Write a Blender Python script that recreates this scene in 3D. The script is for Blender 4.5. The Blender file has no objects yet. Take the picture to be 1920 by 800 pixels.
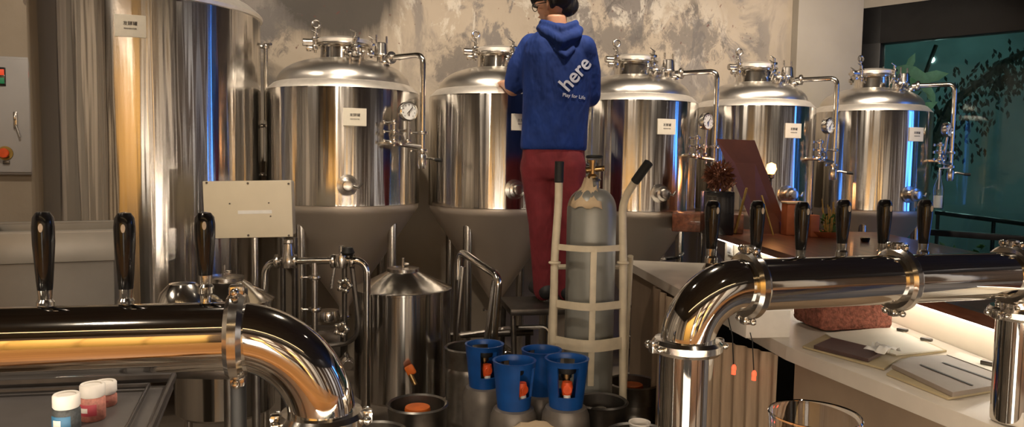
import bpy, bmesh, math, random
from mathutils import Vector, Matrix
from mathutils.bvhtree import BVHTree
random.seed(7)
S = bpy.context.scene
COL = S.collection
PI = math.pi

# ------------------------------------------------------------------ camera, world, exposure, lights
FOC = 1400.0
CAM = Vector((0, 0, 1.45))
PITCH = math.radians(4.086)
ROLL = 0.0155
F_ = Vector((0, math.cos(PITCH), -math.sin(PITCH)))
U0 = Vector((0, math.sin(PITCH), math.cos(PITCH)))
R0 = Vector((1, 0, 0))
R_ = R0 * math.cos(ROLL) + U0 * math.sin(ROLL)
U_ = -R0 * math.sin(ROLL) + U0 * math.cos(ROLL)
cd = bpy.data.cameras.new('camera')
cd.sensor_width = 36.0
cd.lens = 36.0 * FOC / 1920.0
cd.clip_start = 0.02
cam = bpy.data.objects.new('camera', cd)
COL.objects.link(cam)
mw = Matrix((R_, U_, -F_)).transposed().to_4x4()
mw.translation = CAM
cam.matrix_world = mw
S.camera = cam

S.view_settings.view_transform = 'Standard'
S.view_settings.look = 'None'
S.view_settings.gamma = 1.0
S.view_settings.use_curve_mapping = False
S.view_settings.exposure = 0.0

W = bpy.data.worlds.new('night')
S.world = W
W.use_nodes = True
W.node_tree.nodes['Background'].inputs[0].default_value = (0.012, 0.05, 0.06, 1)
W.node_tree.nodes['Background'].inputs[1].default_value = 0.6

WARM = (1.0, 0.84, 0.66)
def spot(name, loc, target, power, size=60, blend=0.6, color=WARM, rad=0.05):
    l = bpy.data.lights.new(name, 'SPOT'); l.energy = power; l.spot_size = math.radians(size)
    l.spot_blend = blend; l.color = color; l.shadow_soft_size = rad
    o = bpy.data.objects.new(name, l); COL.objects.link(o); o.location = loc
    o.rotation_euler = (Vector(target) - Vector(loc)).to_track_quat('-Z', 'Y').to_euler()
    return o
def area(name, loc, target, power, sx, sy, color=WARM):
    l = bpy.data.lights.new(name, 'AREA'); l.energy = power; l.shape = 'RECTANGLE'
    l.size = sx; l.size_y = sy; l.color = color
    o = bpy.data.objects.new(name, l); COL.objects.link(o); o.location = loc
    o.rotation_euler = (Vector(target) - Vector(loc)).to_track_quat('-Z', 'Y').to_euler()
    return o
for i, (lx, ly, tx, ty, pw) in enumerate([(-2.1, 3.0, -2.2, 4.6, 85), (-0.7, 3.2, -0.9, 4.8, 150), (0.5, 3.5, 0.35, 5.0, 150),
                                      (1.5, 3.8, 1.5, 5.4, 150), (2.4, 4.1, 2.4, 5.8, 150)]):
    spot('ceiling_spot_light', (lx, ly, 3.22), (tx, ty, 1.9), pw, 88, 0.7)
spot('ceiling_glow_light', (-0.9, 2.0, 3.2), (-0.9, 2.6, 0), 40, 110, 0.9)
spot('ceiling_glow_light', (1.6, 2.0, 3.2), (1.6, 2.6, 0), 32, 110, 0.9)
spot('bar_top_light', (-1.0, 0.1, 3.2), (-0.9, 0.6, 1.05), 60, 50, 0.6)  # two spots added so the bar top reflects orange in the pipe
spot('bar_top_light', (0.9, 0.1, 3.2), (0.9, 0.6, 1.05), 40, 50, 0.6)
spot('bar_back_light', (0.2, 2.5, 3.1), (-0.1, 0.8, 0.5), 270, 75, 0.8)  # unseen spot added to brighten the bar panels that the vessels reflect
spot('bar_spot_light', (-0.9, 1.2, 3.1), (-0.6, 3.7, 0.6), 110, 62, 0.8)  # fill added to brighten the tank cones and kegs
area('under_counter_light', (0.0, 0.80, 0.99), (0.0, 3.4, 0.7), 15, 2.4, 0.03)  # unseen strip added to throw light on kegs, vessels and cones

# ------------------------------------------------------------------ pixel helpers
def at(px, py, Y):
    d = F_ + R_ * ((px - 960) / FOC) + U_ * ((400 - py) / FOC)
    return CAM + d * (Y / d.y)
def atz(px, py, z):
    d = F_ + R_ * ((px - 960) / FOC) + U_ * ((400 - py) / FOC)
    return CAM + d * ((z - CAM.z) / d.z)

# ------------------------------------------------------------------ materials
def mat(name, color=(0.5, 0.5, 0.5), rough=0.5, metal=0.0, noise=0.0, nscale=8.0, nstretch=(1, 1, 1), bump=0.0, bscale=60.0,
        color2=None, trans=0.0, ior=1.45, coat=0.0, emis=None, estr=0.0, aniso=0.0, bstretch=(1, 1, 1), alpha=1.0, bdist=0.002, sheen=0.0):
    m = bpy.data.materials.new(name); m.use_nodes = True
    nt = m.node_tree; N = nt.nodes; L = nt.links
    b = N['Principled BSDF']
    b.inputs['Base Color'].default_value = (*color, 1)
    b.inputs['Roughness'].default_value = rough
    b.inputs['Metallic'].default_value = metal
    b.inputs['IOR'].default_value = ior
    b.inputs['Transmission Weight'].default_value = trans
    b.inputs['Coat Weight'].default_value = coat
    b.inputs['Alpha'].default_value = alpha
    b.inputs['Sheen Weight'].default_value = sheen
    if aniso:
        b.inputs['Anisotropic'].default_value = aniso
        t = N.new('ShaderNodeTangent'); t.direction_type = 'RADIAL'; t.axis = 'Z'; b.inputs['Anisotropic Rotation'].default_value = 0.25
        L.new(t.outputs[0], b.inputs['Tangent'])
    if emis:
        b.inputs['Emission Color'].default_value = (*emis, 1)
        b.inputs['Emission Strength'].default_value = estr
    tc = N.new('ShaderNodeTexCoord')
    if noise > 0 or color2:
        mp = N.new('ShaderNodeMapping'); mp.inputs['Scale'].default_value = nstretch
        L.new(tc.outputs['Object'], mp.inputs[0])
        n = N.new('ShaderNodeTexNoise'); n.inputs['Scale'].default_value = nscale; n.inputs['Detail'].default_value = 6
        L.new(mp.outputs[0], n.inputs['Vector'])
        cr = N.new('ShaderNodeValToRGB')
        c2 = color2 or tuple(max(0, c * (1 - noise)) for c in color)
        cr.color_ramp.elements[0].position = 0.35; cr.color_ramp.elements[0].color = (*c2, 1)
        cr.color_ramp.elements[1].position = 0.65; cr.color_ramp.elements[1].color = (*color, 1)
        L.new(n.outputs['Fac'], cr.inputs[0]); L.new(cr.outputs[0], b.inputs['Base Color'])
    if bump > 0:
        mp2 = N.new('ShaderNodeMapping'); mp2.inputs['Scale'].default_value = bstretch
        L.new(tc.outputs['Object'], mp2.inputs[0])
        n2 = N.new('ShaderNodeTexNoise'); n2.inputs['Scale'].default_value = bscale; n2.inputs['Detail'].default_value = 3
        L.new(mp2.outputs[0], n2.inputs['Vector'])
        bp = N.new('ShaderNodeBump'); bp.inputs['Strength'].default_value = bump; bp.inputs['Distance'].default_value = bdist
        L.new(n2.outputs['Fac'], bp.inputs['Height']); L.new(bp.outputs[0], b.inputs['Normal'])
    return m

def steel_tank_mat():
    m = mat('brushed_steel', (0.66, 0.635, 0.60), 0.20, 1.0, aniso=0.9)
    nt = m.node_tree; N = nt.nodes; L = nt.links; b = N['Principled BSDF']
    tc = N.new('ShaderNodeTexCoord')
    mp = N.new('ShaderNodeMapping'); mp.inputs['Scale'].default_value = (1, 1, 0.04); L.new(tc.outputs['Object'], mp.inputs[0])
    n1 = N.new('ShaderNodeTexNoise'); n1.inputs['Scale'].default_value = 7; n1.inputs['Detail'].default_value = 1.5
    n2 = N.new('ShaderNodeTexNoise'); n2.inputs['Scale'].default_value = 34; n2.inputs['Detail'].default_value = 1
    L.new(mp.outputs[0], n1.inputs['Vector']); L.new(mp.outputs[0], n2.inputs['Vector'])
    mx = N.new('ShaderNodeMath'); mx.operation = 'MULTIPLY_ADD'; mx.inputs[1].default_value = 0.10
    L.new(n2.outputs['Fac'], mx.inputs[0]); L.new(n1.outputs['Fac'], mx.inputs[2])
    bp = N.new('ShaderNodeBump'); bp.inputs['Strength'].default_value = 1.0; bp.inputs['Distance'].default_value = 0.012
    L.new(mx.outputs[0], bp.inputs['Height']); L.new(bp.outputs[0], b.inputs['Normal'])
    # handling marks
    n3 = N.new('ShaderNodeTexNoise'); n3.inputs['Scale'].default_value = 5; n3.inputs['Detail'].default_value = 8
    L.new(tc.outputs['Object'], n3.inputs['Vector'])
    mr = N.new('ShaderNodeMapRange'); mr.inputs['To Min'].default_value = 0.12; mr.inputs['To Max'].default_value = 0.20
    L.new(n3.outputs['Fac'], mr.inputs['Value']); L.new(mr.outputs[0], b.inputs['Roughness'])
    return m

M = {}
M['steel'] = steel_tank_mat()
M['dome'] = mat('satin_steel', (0.76, 0.73, 0.685), 0.31, 1.0, bump=0.3, bscale=14, bdist=0.004)
M['band'] = mat('weld_band_steel', (0.86, 0.82, 0.76), 0.46, 0.9, noise=0.08, nscale=30)
M['cone'] = mat('cone_steel', (0.72, 0.64, 0.55), 0.40, 0.75, bump=0.3, bscale=10, bdist=0.004)
M['pol'] = mat('polished_steel', (0.70, 0.67, 0.62), 0.16, 1.0, bump=0.15, bscale=40)
M['chrome'] = mat('mirror_steel', (0.72, 0.70, 0.66), 0.055, 1.0, bump=0.25, bscale=9, bdist=0.0015)
M['fit'] = mat('fitting_steel', (0.60, 0.57, 0.53), 0.24, 1.0, bump=0.2, bscale=80)
M['dark_steel'] = mat('dark_steel', (0.16, 0.145, 0.13), 0.4, 0.9, noise=0.3, nscale=20)
M['black'] = mat('black_plastic', (0.008, 0.008, 0.009), 0.22, coat=0.4, noise=0.3, nscale=40)
M['rubber'] = mat('black_rubber', (0.012, 0.012, 0.012), 0.6, noise=0.3, nscale=60)
M['gauge'] = mat('gauge_face', (0.75, 0.76, 0.75), 0.35, noise=0.05, nscale=30)
M['label'] = mat('paper_label', (0.72, 0.68, 0.57), 0.6, noise=0.06, nscale=40)
M['ink'] = mat('ink', (0.03, 0.03, 0.03), 0.6, noise=0.2)
M['cream'] = mat('cream_paint', (0.60, 0.52, 0.38), 0.42, noise=0.14, nscale=22, bump=0.1)
M['cyl'] = mat('grey_cylinder_paint', (0.27, 0.27, 0.245), 0.36, 0.25, noise=0.18, nscale=7, bump=0.1)
M['brass'] = mat('brass', (0.42, 0.27, 0.12), 0.3, 1.0, noise=0.2, nscale=50)
M['blue_p'] = mat('blue_plastic', (0.008, 0.075, 0.30), 0.34, noise=0.2, nscale=20)
M['red_p'] = mat('red_orange_plastic', (0.80, 0.10, 0.02), 0.4, noise=0.15, nscale=40)
M['orange'] = mat('orange_cap', (0.75, 0.16, 0.02), 0.5, noise=0.25, nscale=25)
M['bottle_steel'] = mat('gas_bottle_paint', (0.20, 0.175, 0.15), 0.4, 0.4, noise=0.25, nscale=14)
M['keg'] = mat('keg_steel', (0.36, 0.34, 0.31), 0.34, 1.0, noise=0.3, nscale=16)
M['cardboard'] = mat('tan_paper_tag', (0.55, 0.42, 0.27), 0.8, noise=0.15, nscale=20)
M['box_grey'] = mat('cabinet_grey_paint', (0.42, 0.41, 0.41), 0.45, noise=0.06, nscale=6, bump=0.05)
M['jbox'] = mat('ivory_panel', (0.74, 0.66, 0.50), 0.42, noise=0.07, nscale=5)
M['shirt'] = mat('blue_cotton', (0.007, 0.036, 0.21), 0.85, noise=0.3, nscale=7, bump=0.55, bscale=7, bstretch=(1.6, 1.6, .7), bdist=.06)
M['pants'] = mat('red_cotton', (0.20, 0.022, 0.030), 0.85, noise=0.25, nscale=14, bump=0.5, bscale=8, bstretch=(1.6, 1.6, .6), bdist=.05)
M['skin'] = mat('skin', (0.52, 0.27, 0.17), 0.5, noise=0.1, nscale=20)
M['hair'] = mat('black_hair', (0.010, 0.009, 0.010), 0.45, noise=0.4, nscale=60, nstretch=(1, 1, .2), bump=0.8, bscale=120, bstretch=(1, 1, .15), bdist=.006)
M['print'] = mat('shirt_print', (0.62, 0.66, 0.78), 0.7, noise=0.1, nscale=60)
M['shoe'] = mat('dark_shoe', (0.02, 0.02, 0.022), 0.6, noise=0.3)
M['stone'] = mat('pale_stone_worktop', (0.56, 0.50, 0.42), 0.33, noise=0.10, nscale=9, bump=0.04)
M['cab'] = mat('cabinet_tan_panel', (0.30, 0.22, 0.15), 0.6, noise=0.2, nscale=5)
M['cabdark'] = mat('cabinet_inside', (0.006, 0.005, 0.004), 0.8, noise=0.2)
M['curtain'] = mat('curtain_linen', (0.42, 0.31, 0.21), 0.85, noise=0.2, nscale=14, nstretch=(6, 6, .4), bump=0.3, bscale=200)
M['splash'] = mat('cream_backsplash', (0.66, 0.58, 0.46), 0.4, noise=0.08, nscale=5)
M['wood'] = mat('red_brown_wood', (0.17, 0.058, 0.030), 0.30, noise=0.55, nscale=5, nstretch=(9, 0.7, 9), bump=0.15, bscale=30, bstretch=(6, .5, 6), coat=0.3)
M['board'] = mat('brown_board', (0.10, 0.034, 0.017), 0.5, noise=0.18, nscale=12, bump=0.05)
M['terra'] = mat('terracotta_orange', (0.36, 0.10, 0.035), 0.6, noise=0.25, nscale=16)
M['led'] = mat('led_strip', (1, 1, 1), 0.4, emis=(1.0, 0.93, 0.80), estr=16)
M['paper'] = mat('paper', (0.66, 0.62, 0.52), 0.65, noise=0.06, nscale=12)
M['tissue'] = mat('tissue', (0.85, 0.84, 0.80), 0.8, noise=0.04, nscale=30, bump=0.4, bscale=60)
M['manila'] = mat('clipboard_board', (0.42, 0.34, 0.20), 0.55, noise=0.12, nscale=14)
M['greyboard'] = mat('grey_brown_pad', (0.26, 0.21, 0.17), 0.5, noise=0.12, nscale=14)
M['darkbrown'] = mat('dark_brown_cover', (0.085, 0.05, 0.045), 0.45, noise=0.25, nscale=18)
M['coir'] = mat('brown_bristle', (0.34, 0.12, 0.08), 0.95, noise=0.55, nscale=70, bump=1.0, bscale=150, bdist=0.01)
M['tray'] = mat('black_tray', (0.07, 0.064, 0.062), 0.32, noise=0.2, nscale=12)
M['trayrim'] = mat('tray_rim', (0.10, 0.09, 0.085), 0.3, 0.6, noise=0.2, nscale=30)
M['sink'] = mat('grey_bin', (0.25, 0.23, 0.20), 0.42, 0.3, noise=0.12, nscale=9)
M['sinkd'] = mat('grey_bin_lower', (0.14, 0.128, 0.112), 0.45, 0.3, noise=0.12, nscale=9)
M['white_p'] = mat('white_plastic', (0.70, 0.66, 0.60), 0.42, noise=0.05, nscale=40)
M['pink_s'] = mat('pink_salt', (0.50, 0.20, 0.15), 0.55, noise=0.35, nscale=160)
M['grey_s'] = mat('dark_pepper', (0.06, 0.065, 0.065), 0.55, noise=0.5, nscale=160)
M['redlab'] = mat('red_label', (0.42, 0.05, 0.07), 0.5, noise=0.1)
M['bluelab'] = mat('blue_label', (0.03, 0.14, 0.26), 0.5, noise=0.1)
M['glass'] = mat('clear_glass', (1, 1, 1), 0.01, trans=1.0, ior=1.47, bump=0.02, bscale=8)
M['window_glass'] = mat('window_glass', (0.80, 0.97, 0.94), 0.02, trans=1.0, ior=1.30, bump=0.03, bscale=3)
M['frame'] = mat('black_window_frame', (0.010, 0.010, 0.011), 0.5, noise=0.3, nscale=14)
M['floor'] = mat('dark_floor', (0.21, 0.175, 0.14), 0.45, noise=0.45, nscale=3, bump=0.2, bscale=30)
M['ceil'] = mat('dark_ceiling', (0.045, 0.037, 0.030), 0.8, noise=0.3, nscale=3)
M['pillar'] = mat('grey_plaster', (0.35, 0.32, 0.275), 0.85, noise=0.10, nscale=3, bump=0.1, bscale=20)
M['rearwall'] = mat('brown_wall', (0.10, 0.06, 0.035), 0.7, noise=0.4, nscale=2)
M['pale_panel'] = mat('pale_wall_panel', (0.62, 0.56, 0.48), 0.6, noise=.1)
M['bar_wood'] = mat('orange_bar_wood', (0.55, 0.25, 0.08), 0.35, noise=0.3, nscale=4, nstretch=(1, 12, 1))
M['gold_wood'] = mat('golden_wood_cladding', (0.86, 0.52, 0.14), 0.5, noise=0.18, nscale=3, nstretch=(8, 8, 1))
M['rod'] = mat('green_stem', (0.06, 0.12, 0.03), 0.6, noise=0.4, nscale=30)
M['leaf'] = mat('leaf_green', (0.07, 0.16, 0.035), 0.5, noise=0.5, nscale=16)
M['leaf_pale'] = mat('pale_leaf', (0.40, 0.55, 0.34), 0.5, noise=0.2, nscale=16)
M['leaf_dark'] = mat('dark_leaf', (0.012, 0.022, 0.018), 0.6, noise=0.5, nscale=16)
M['straw'] = mat('straw_twig', (0.42, 0.27, 0.06), 0.7, noise=0.35, nscale=30)
M['flower'] = mat('dried_brown_flower', (0.20, 0.075, 0.04), 0.8, noise=0.5, nscale=30)
M['teal'] = mat('teal_outdoor_wall', (0.12, 0.18, 0.175), 0.8, noise=0.45, nscale=1.2)
M['bulb'] = mat('warm_bulb', (1, .6, .3), 0.3, emis=(1.0, 0.36, 0.08), estr=9)
M['pend'] = mat('pendant_globe', (1, .8, .5), 0.3, emis=(1.0, 0.62, 0.22), estr=11)
M['backlit'] = mat('backlit_amber_panel', (1, .7, .3), 0.4, emis=(1.0, 0.56, 0.16), estr=1.5)  # glow of the added shelf panels, for warm bands in the steel
M['backlit_low'] = mat('backlit_orange_panel', (1, .5, .2), 0.4, emis=(1.0, 0.30, 0.06), estr=.8)
M['cooler_light'] = mat('cooler_light', (1, 1, 1), 0.3, emis=(1.0, 0.93, 0.80), estr=2.2)  # glow of the added white boxes, for white streaks in the steel
M['whitelamp'] = mat('white_tube', (1, 1, 1), 0.3, emis=(1.0, 0.70, 0.36), estr=3)
M['bluelamp'] = mat('blue_neon', (.1, .3, 1), 0.3, emis=(0.06, 0.26, 1.0), estr=7)
M['reddisp'] = mat('red_display', (.4, .02, .01), 0.4, emis=(1.0, 0.10, 0.03), estr=.5)
M['greendisp'] = mat('green_display', (.01, .12, .05), 0.4, emis=(0.0, 0.30, 0.10), estr=.25)
M['redled'] = mat('red_led', (.8, .02, .01), 0.4, emis=(1.0, 0.08, 0.03), estr=2.5)  # glow that stands in for red reflections on the curtain

def plaster_mat():
    m = bpy.data.materials.new('stained_plaster'); m.use_nodes = True
    nt = m.node_tree; N = nt.nodes; L = nt.links; b = N['Principled BSDF']; b.inputs['Roughness'].default_value = 0.88
    tc = N.new('ShaderNodeTexCoord')
    def noise(sc, det=6, st=(1, 1, 1), rough=.6, dist=0.0):
        mp = N.new('ShaderNodeMapping'); mp.inputs['Scale'].default_value = st; L.new(tc.outputs['Object'], mp.inputs[0])
        n = N.new('ShaderNodeTexNoise'); n.inputs['Scale'].default_value = sc; n.inputs['Detail'].default_value = det
        n.inputs['Roughness'].default_value = rough; n.inputs['Distortion'].default_value = dist
        L.new(mp.outputs[0], n.inputs['Vector']); return n.outputs['Fac']
    def ramp(src, a, bb, ca=(0, 0, 0, 1), cb=(1, 1, 1, 1)):
        r = N.new('ShaderNodeValToRGB'); r.color_ramp.elements[0].position = a; r.color_ramp.elements[0].color = ca
        r.color_ramp.elements[1].position = bb; r.color_ramp.elements[1].color = cb; L.new(src, r.inputs[0]); return r.outputs[0]
    def mixc(f, a, c):
        x = N.new('ShaderNodeMix'); x.data_type = 'RGBA'
        L.new(f, x.inputs[0])
        for s, v in ((x.inputs[6], a), (x.inputs[7], c)):
            if isinstance(v, tuple): s.default_value = (*v, 1)
            else: L.new(v, s)
        return x.outputs[2]
    def mul(a, c, op='MULTIPLY'):
        x = N.new('ShaderNodeMath'); x.operation = op; x.use_clamp = True
        for s, v in ((x.inputs[0], a), (x.inputs[1], c)):
            if isinstance(v, (int, float)): s.default_value = v
            else: L.new(v, s)
        return x.outputs[0]
    def blob(cx, cz, rx, rz):     # soft patch in wall coordinates (x along wall, z up)
        mp = N.new('ShaderNodeMapping'); mp.vector_type = 'POINT'
        mp.inputs['Location'].default_value = (-cx / rx, 0, -cz / rz); mp.inputs['Scale'].default_value = (1 / rx, 0, 1 / rz)
        L.new(tc.outputs['Object'], mp.inputs[0])
        g = N.new('ShaderNodeTexGradient'); g.gradient_type = 'QUADRATIC_SPHERE'; L.new(mp.outputs[0], g.inputs[0]); return g.outputs[1]
    base = mixc(ramp(noise(1.1, 5), .35, .65), (0.32, 0.27, 0.21), (0.385, 0.33, 0.262))
    patch = mul(ramp(noise(2.6, 9, (1, 1, .7), .65, .6), .47, .56), mul(mul(blob(1.3, 2.5, 1.6, 1.2), blob(2.6, 2.4, 1.4, 1.0), 'ADD'), blob(-.55, 2.3, .9, .8), 'ADD'))
    patch = mul(patch, 3.2)
    c = mixc(mul(patch, .9), base, (0.175, 0.16, 0.15))
    pale = mul(ramp(noise(3.4, 9, (1, 1, .6), .7, .8), .54, .60), mul(blob(1.5, 2.35, 2.1, .9), 4))
    c = mixc(mul(pale, .7), c, (0.56, 0.52, 0.45))
    dk = mul(ramp(noise(6.5, 9, (1, 1, .8), .75, .6), .56, .62), mul(mul(blob(2.75, 2.36, .75, .5), blob(2.0, 2.55, .8, .6), 'ADD'), 6))
    c = mixc(mul(dk, .8), c, (0.10, 0.09, 0.085))
    sf_ = mul(mul(blob(-0.04, 2.66, .75, .72), 2.2), mul(noise(4, 8, (2.6, 1, .30), .7, .3), .62), 'ADD')
    c = mixc(mul(ramp(sf_, .50, .84), .95), c, (0.060, 0.054, 0.048))
    df = mul(mul(mul(mul(blob(2.66, 2.42, .75, .6), blob(1.98, 2.36, .6, .5), 'ADD'), mul(blob(.82, 2.12, .6, .5), blob(-.46, 2.32, .5, .45), 'ADD'), 'ADD'), .40), mul(noise(12, 10, (1, 1, .75), .78, .5), .95), 'ADD')
    c = mixc(mul(ramp(df, .63, .74), .75), c, (0.115, 0.105, 0.10))
    sp = mul(ramp(noise(26, 3, (1, 1, .8), .6), .66, .70), mul(mul(blob(.05, 2.45, .8, .7), blob(2.2, 2.5, 1.6, .8), 'ADD'), 6))
    c = mixc(mul(sp, .8), c, (0.11, 0.045, 0.04))
    L.new(c, b.inputs['Base Color'])
    bp = N.new('ShaderNodeBump'); bp.inputs['Strength'].default_value = .25; bp.inputs['Distance'].default_value = .01
    L.new(noise(14, 8), bp.inputs['Height']); L.new(bp.outputs[0], b.inputs['Normal'])
    return m
M['plaster'] = plaster_mat()

# ------------------------------------------------------------------ mesh helpers
class B:
    def __init__(s): s.bm = bmesh.new()
    def box(s, c, d, rz=0, bev=0.0, rot=None):
        m = Matrix.Translation(Vector(c)) @ (rot.to_4x4() if rot is not None else Matrix.Rotation(rz, 4, 'Z')) @ Matrix.Diagonal((d[0], d[1], d[2], 1))
        r = bmesh.ops.create_cube(s.bm, size=1.0, matrix=m)
        if bev > 0:
            es = list({e for v in r['verts'] for e in v.link_edges})
            bmesh.ops.bevel(s.bm, geom=es, offset=min(bev, min(d) * .45), segments=2, affect='EDGES', profile=.5)
        return s
    def lathe(s, prof, c=(0, 0, 0), n=48, rot=None, a0=0, a1=2 * PI, sx=1, sy=1):
        c = Vector(c); full = abs(a1 - a0 - 2 * PI) < 1e-6; k = n if full else n + 1
        rings = []
        for r, z in prof:
            ring = []
            if r < 1e-6 and full:
                p = Vector((0, 0, z)); p = rot @ p if rot else p; ring = [s.bm.verts.new(c + p)]
            else:
                for i in range(k):
                    a = a0 + (a1 - a0) * i / n
                    p = Vector((r * math.cos(a) * sx, r * math.sin(a) * sy, z)); p = rot @ p if rot else p
                    ring.append(s.bm.verts.new(c + p))
            rings.append(ring)
        for A, C in zip(rings, rings[1:]):
            m = n if full else n
            for i in range(m):
                j = (i + 1) % k
                try:
                    if len(A) == 1 and len(C) == 1: continue
                    if len(A) == 1: s.bm.faces.new((A[0], C[i], C[j]) if True else ())
                    elif len(C) == 1: s.bm.faces.new((A[i], A[j], C[0]))
                    else: s.bm.faces.new((A[i], A[j], C[j], C[i]))
                except ValueError: pass
        return s
    def cyl(s, p0, p1, r, r1=None, n=20, cap=True):
        p0 = Vector(p0); p1 = Vector(p1); d = p1 - p0; L = d.length
        q = d.to_track_quat('Z', 'Y').to_matrix(); r1 = r if r1 is None else r1
        e = min(r, r1, L) * .12
        prof = ([(0, 0), (r - e, 0), (r, e)] if cap else [(r, 0)]) + ([(r1, L - e), (r1 - e, L), (0, L)] if cap else [(r1, L)])
        return s.lathe(prof, p0, n, q)
    def tube(s, pts, r, n=12, bend=0.0, closed=False, flat=1.0):
        P = [Vector(p) for p in pts]
        if bend > 0 and len(P) > 2:
            Q = [P[0]]
            for a, b, c in zip(P, P[1:], P[2:]):
                da = (a - b); dc = (c - b); t = min(bend, da.length * .48, dc.length * .48)
                A = b + da.normalized() * t; C = b + dc.normalized() * t
                for k in range(9):
                    u = k / 8; Q.append(A * (1 - u) ** 2 + b * 2 * u * (1 - u) + C * u * u)
            Q.append(P[-1]); P = Q
        rr = r if isinstance(r, (list, tuple)) else [r] * len(P)
        if len(rr) != len(P): rr = [rr[0]] * len(P)
        T = []
        for i in range(len(P)):
            a = P[i - 1] if i > 0 else (P[-1] if closed else P[i]); c = P[(i + 1) % len(P)] if (i < len(P) - 1 or closed) else P[i]
            T.append((c - a).normalized())
        up = Vector((0, 0, 1)) if abs(T[0].z) < .9 else Vector((1, 0, 0))
        nrm = (up - T[0] * up.dot(T[0])).normalized(); rings = []
        for i, p in enumerate(P):
            nrm = (nrm - T[i] * nrm.dot(T[i])).normalized(); bn = T[i].cross(nrm)
            rings.append([s.bm.verts.new(p + nrm * math.cos(2 * PI * k / n) * rr[i] + bn * math.sin(2 * PI * k / n) * rr[i] * flat) for k in range(n)])
        m = len(rings)
        for i in range(m if closed else m - 1):
            A = rings[i]; C = rings[(i + 1) % m]
            for k in range(n): s.bm.faces.new((A[k], A[(k + 1) % n], C[(k + 1) % n], C[k]))
        if not closed:
            s.bm.faces.new(rings[0][::-1]); s.bm.faces.new(rings[-1])
        return s
    def ball(s, c, r, seg=16, sc=(1, 1, 1)):
        m = Matrix.Translation(Vector(c)) @ Matrix.Diagonal((r * sc[0], r * sc[1], r * sc[2], 1))
        bmesh.ops.create_uvsphere(s.bm, u_segments=seg, v_segments=max(6, seg // 2), radius=1, matrix=m); return s
    def torus(s, c, R, r, axis=(0, 0, 1), n=36, m=10):
        q = Vector(axis).to_track_quat('Z', 'Y').to_matrix()
        return s.tube([Vector(c) + q @ Vector((R * math.cos(2 * PI * i / n), R * math.sin(2 * PI * i / n), 0)) for i in range(n)], r, m, closed=True)
    def prism(s, pts, h, z=None):   # polygon (3-D points) extruded down/up by vector h
        h = Vector(h) if not isinstance(h, (int, float)) else Vector((0, 0, h))
        a = [s.bm.verts.new(Vector(p)) for p in pts]; c = [s.bm.verts.new(Vector(p) + h) for p in pts]
        n = len(a); s.bm.faces.new(a); s.bm.faces.new(c[::-1])
        for i in range(n): s.bm.faces.new((a[i], c[i], c[(i + 1) % n], a[(i + 1) % n]))
        return s
    def out(s, name, m, parent=None, smooth=True, sharp=35, loc=None, rz=None):
        bmesh.ops.recalc_face_normals(s.bm, faces=s.bm.faces)
        me = bpy.data.meshes.new(name); s.bm.to_mesh(me); s.bm.free()
        if smooth:
            for p in me.polygons: p.use_smooth = True
            me.set_sharp_from_angle(angle=math.radians(sharp))
        me.materials.append(M[m] if isinstance(m, str) else m)
        o = bpy.data.objects.new(name, me); COL.objects.link(o)
        if parent: o.parent = parent
        if loc is not None: o.location = loc
        if rz is not None: o.rotation_euler = (0, 0, rz)
        return o

def tag(o, label=None, cat=None, group=None, kind=None):
    if label: o['label'] = label
    if cat: o['category'] = cat
    if group: o['group'] = group
    if kind: o['kind'] = kind
    return o
def empty(name, loc, rz, label, cat, group=None):
    o = bpy.data.objects.new(name, None); COL.objects.link(o); o.location = loc; o.rotation_euler = (0, 0, rz)
    o.empty_display_size = .1
    return tag(o, label, cat, group)
def struct(o): o['kind'] = 'structure'; return o
def copy_tree(o, parent=None):
    c = o.copy(); COL.objects.link(c); c.parent = parent
    for ch in list(o.children): copy_tree(ch, c)
    return c
def text_mesh(name, body, size, m, parent=None, matrix=None, extrude=0.0006, bold=0.0, align='CENTER'):
    cu = bpy.data.curves.new(name, 'FONT'); cu.body = body; cu.size = size; cu.extrude = extrude; cu.offset = bold
    cu.align_x = align; cu.align_y = 'CENTER'
    t = bpy.data.objects.new(name, cu); COL.objects.link(t)
    dg = bpy.context.evaluated_depsgraph_get()
    me = bpy.data.meshes.new_from_object(t.evaluated_get(dg)); me.name = name
    bpy.data.objects.remove(t); bpy.data.curves.remove(cu)
    if matrix is not None: me.transform(matrix)
    me.materials.clear(); me.materials.append(M[m])
    o = bpy.data.objects.new(name, me); COL.objects.link(o)
    if parent: o.parent = parent
    return o
def remeshed(name, b, m, voxel=.008, smooth=4, parent=None, origin=None):
    bmesh.ops.recalc_face_normals(b.bm, faces=b.bm.faces)
    me = bpy.data.meshes.new(name); b.bm.to_mesh(me); b.bm.free()
    t = bpy.data.objects.new(name, me); COL.objects.link(t)
    r = t.modifiers.new('r', 'REMESH'); r.mode = 'VOXEL'; r.voxel_size = voxel
    k = t.modifiers.new('s', 'SMOOTH'); k.iterations = smooth; k.factor = .6
    dg = bpy.context.evaluated_depsgraph_get()
    me2 = bpy.data.meshes.new_from_object(t.evaluated_get(dg)); me2.name = name
    bpy.data.objects.remove(t)
    for p in me2.polygons: p.use_smooth = True
    me2.materials.clear(); me2.materials.append(M[m] if isinstance(m, str) else m)
    o = bpy.data.objects.new(name, me2); COL.objects.link(o)
    if origin is not None:
        me2.transform(Matrix.Translation(-Vector(origin)))
    if parent: o.parent = parent
    return o
FACE = Matrix(((1, 0, 0), (0, 0, -1), (0, 1, 0))).to_4x4()   # text standing up and facing -Y

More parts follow.
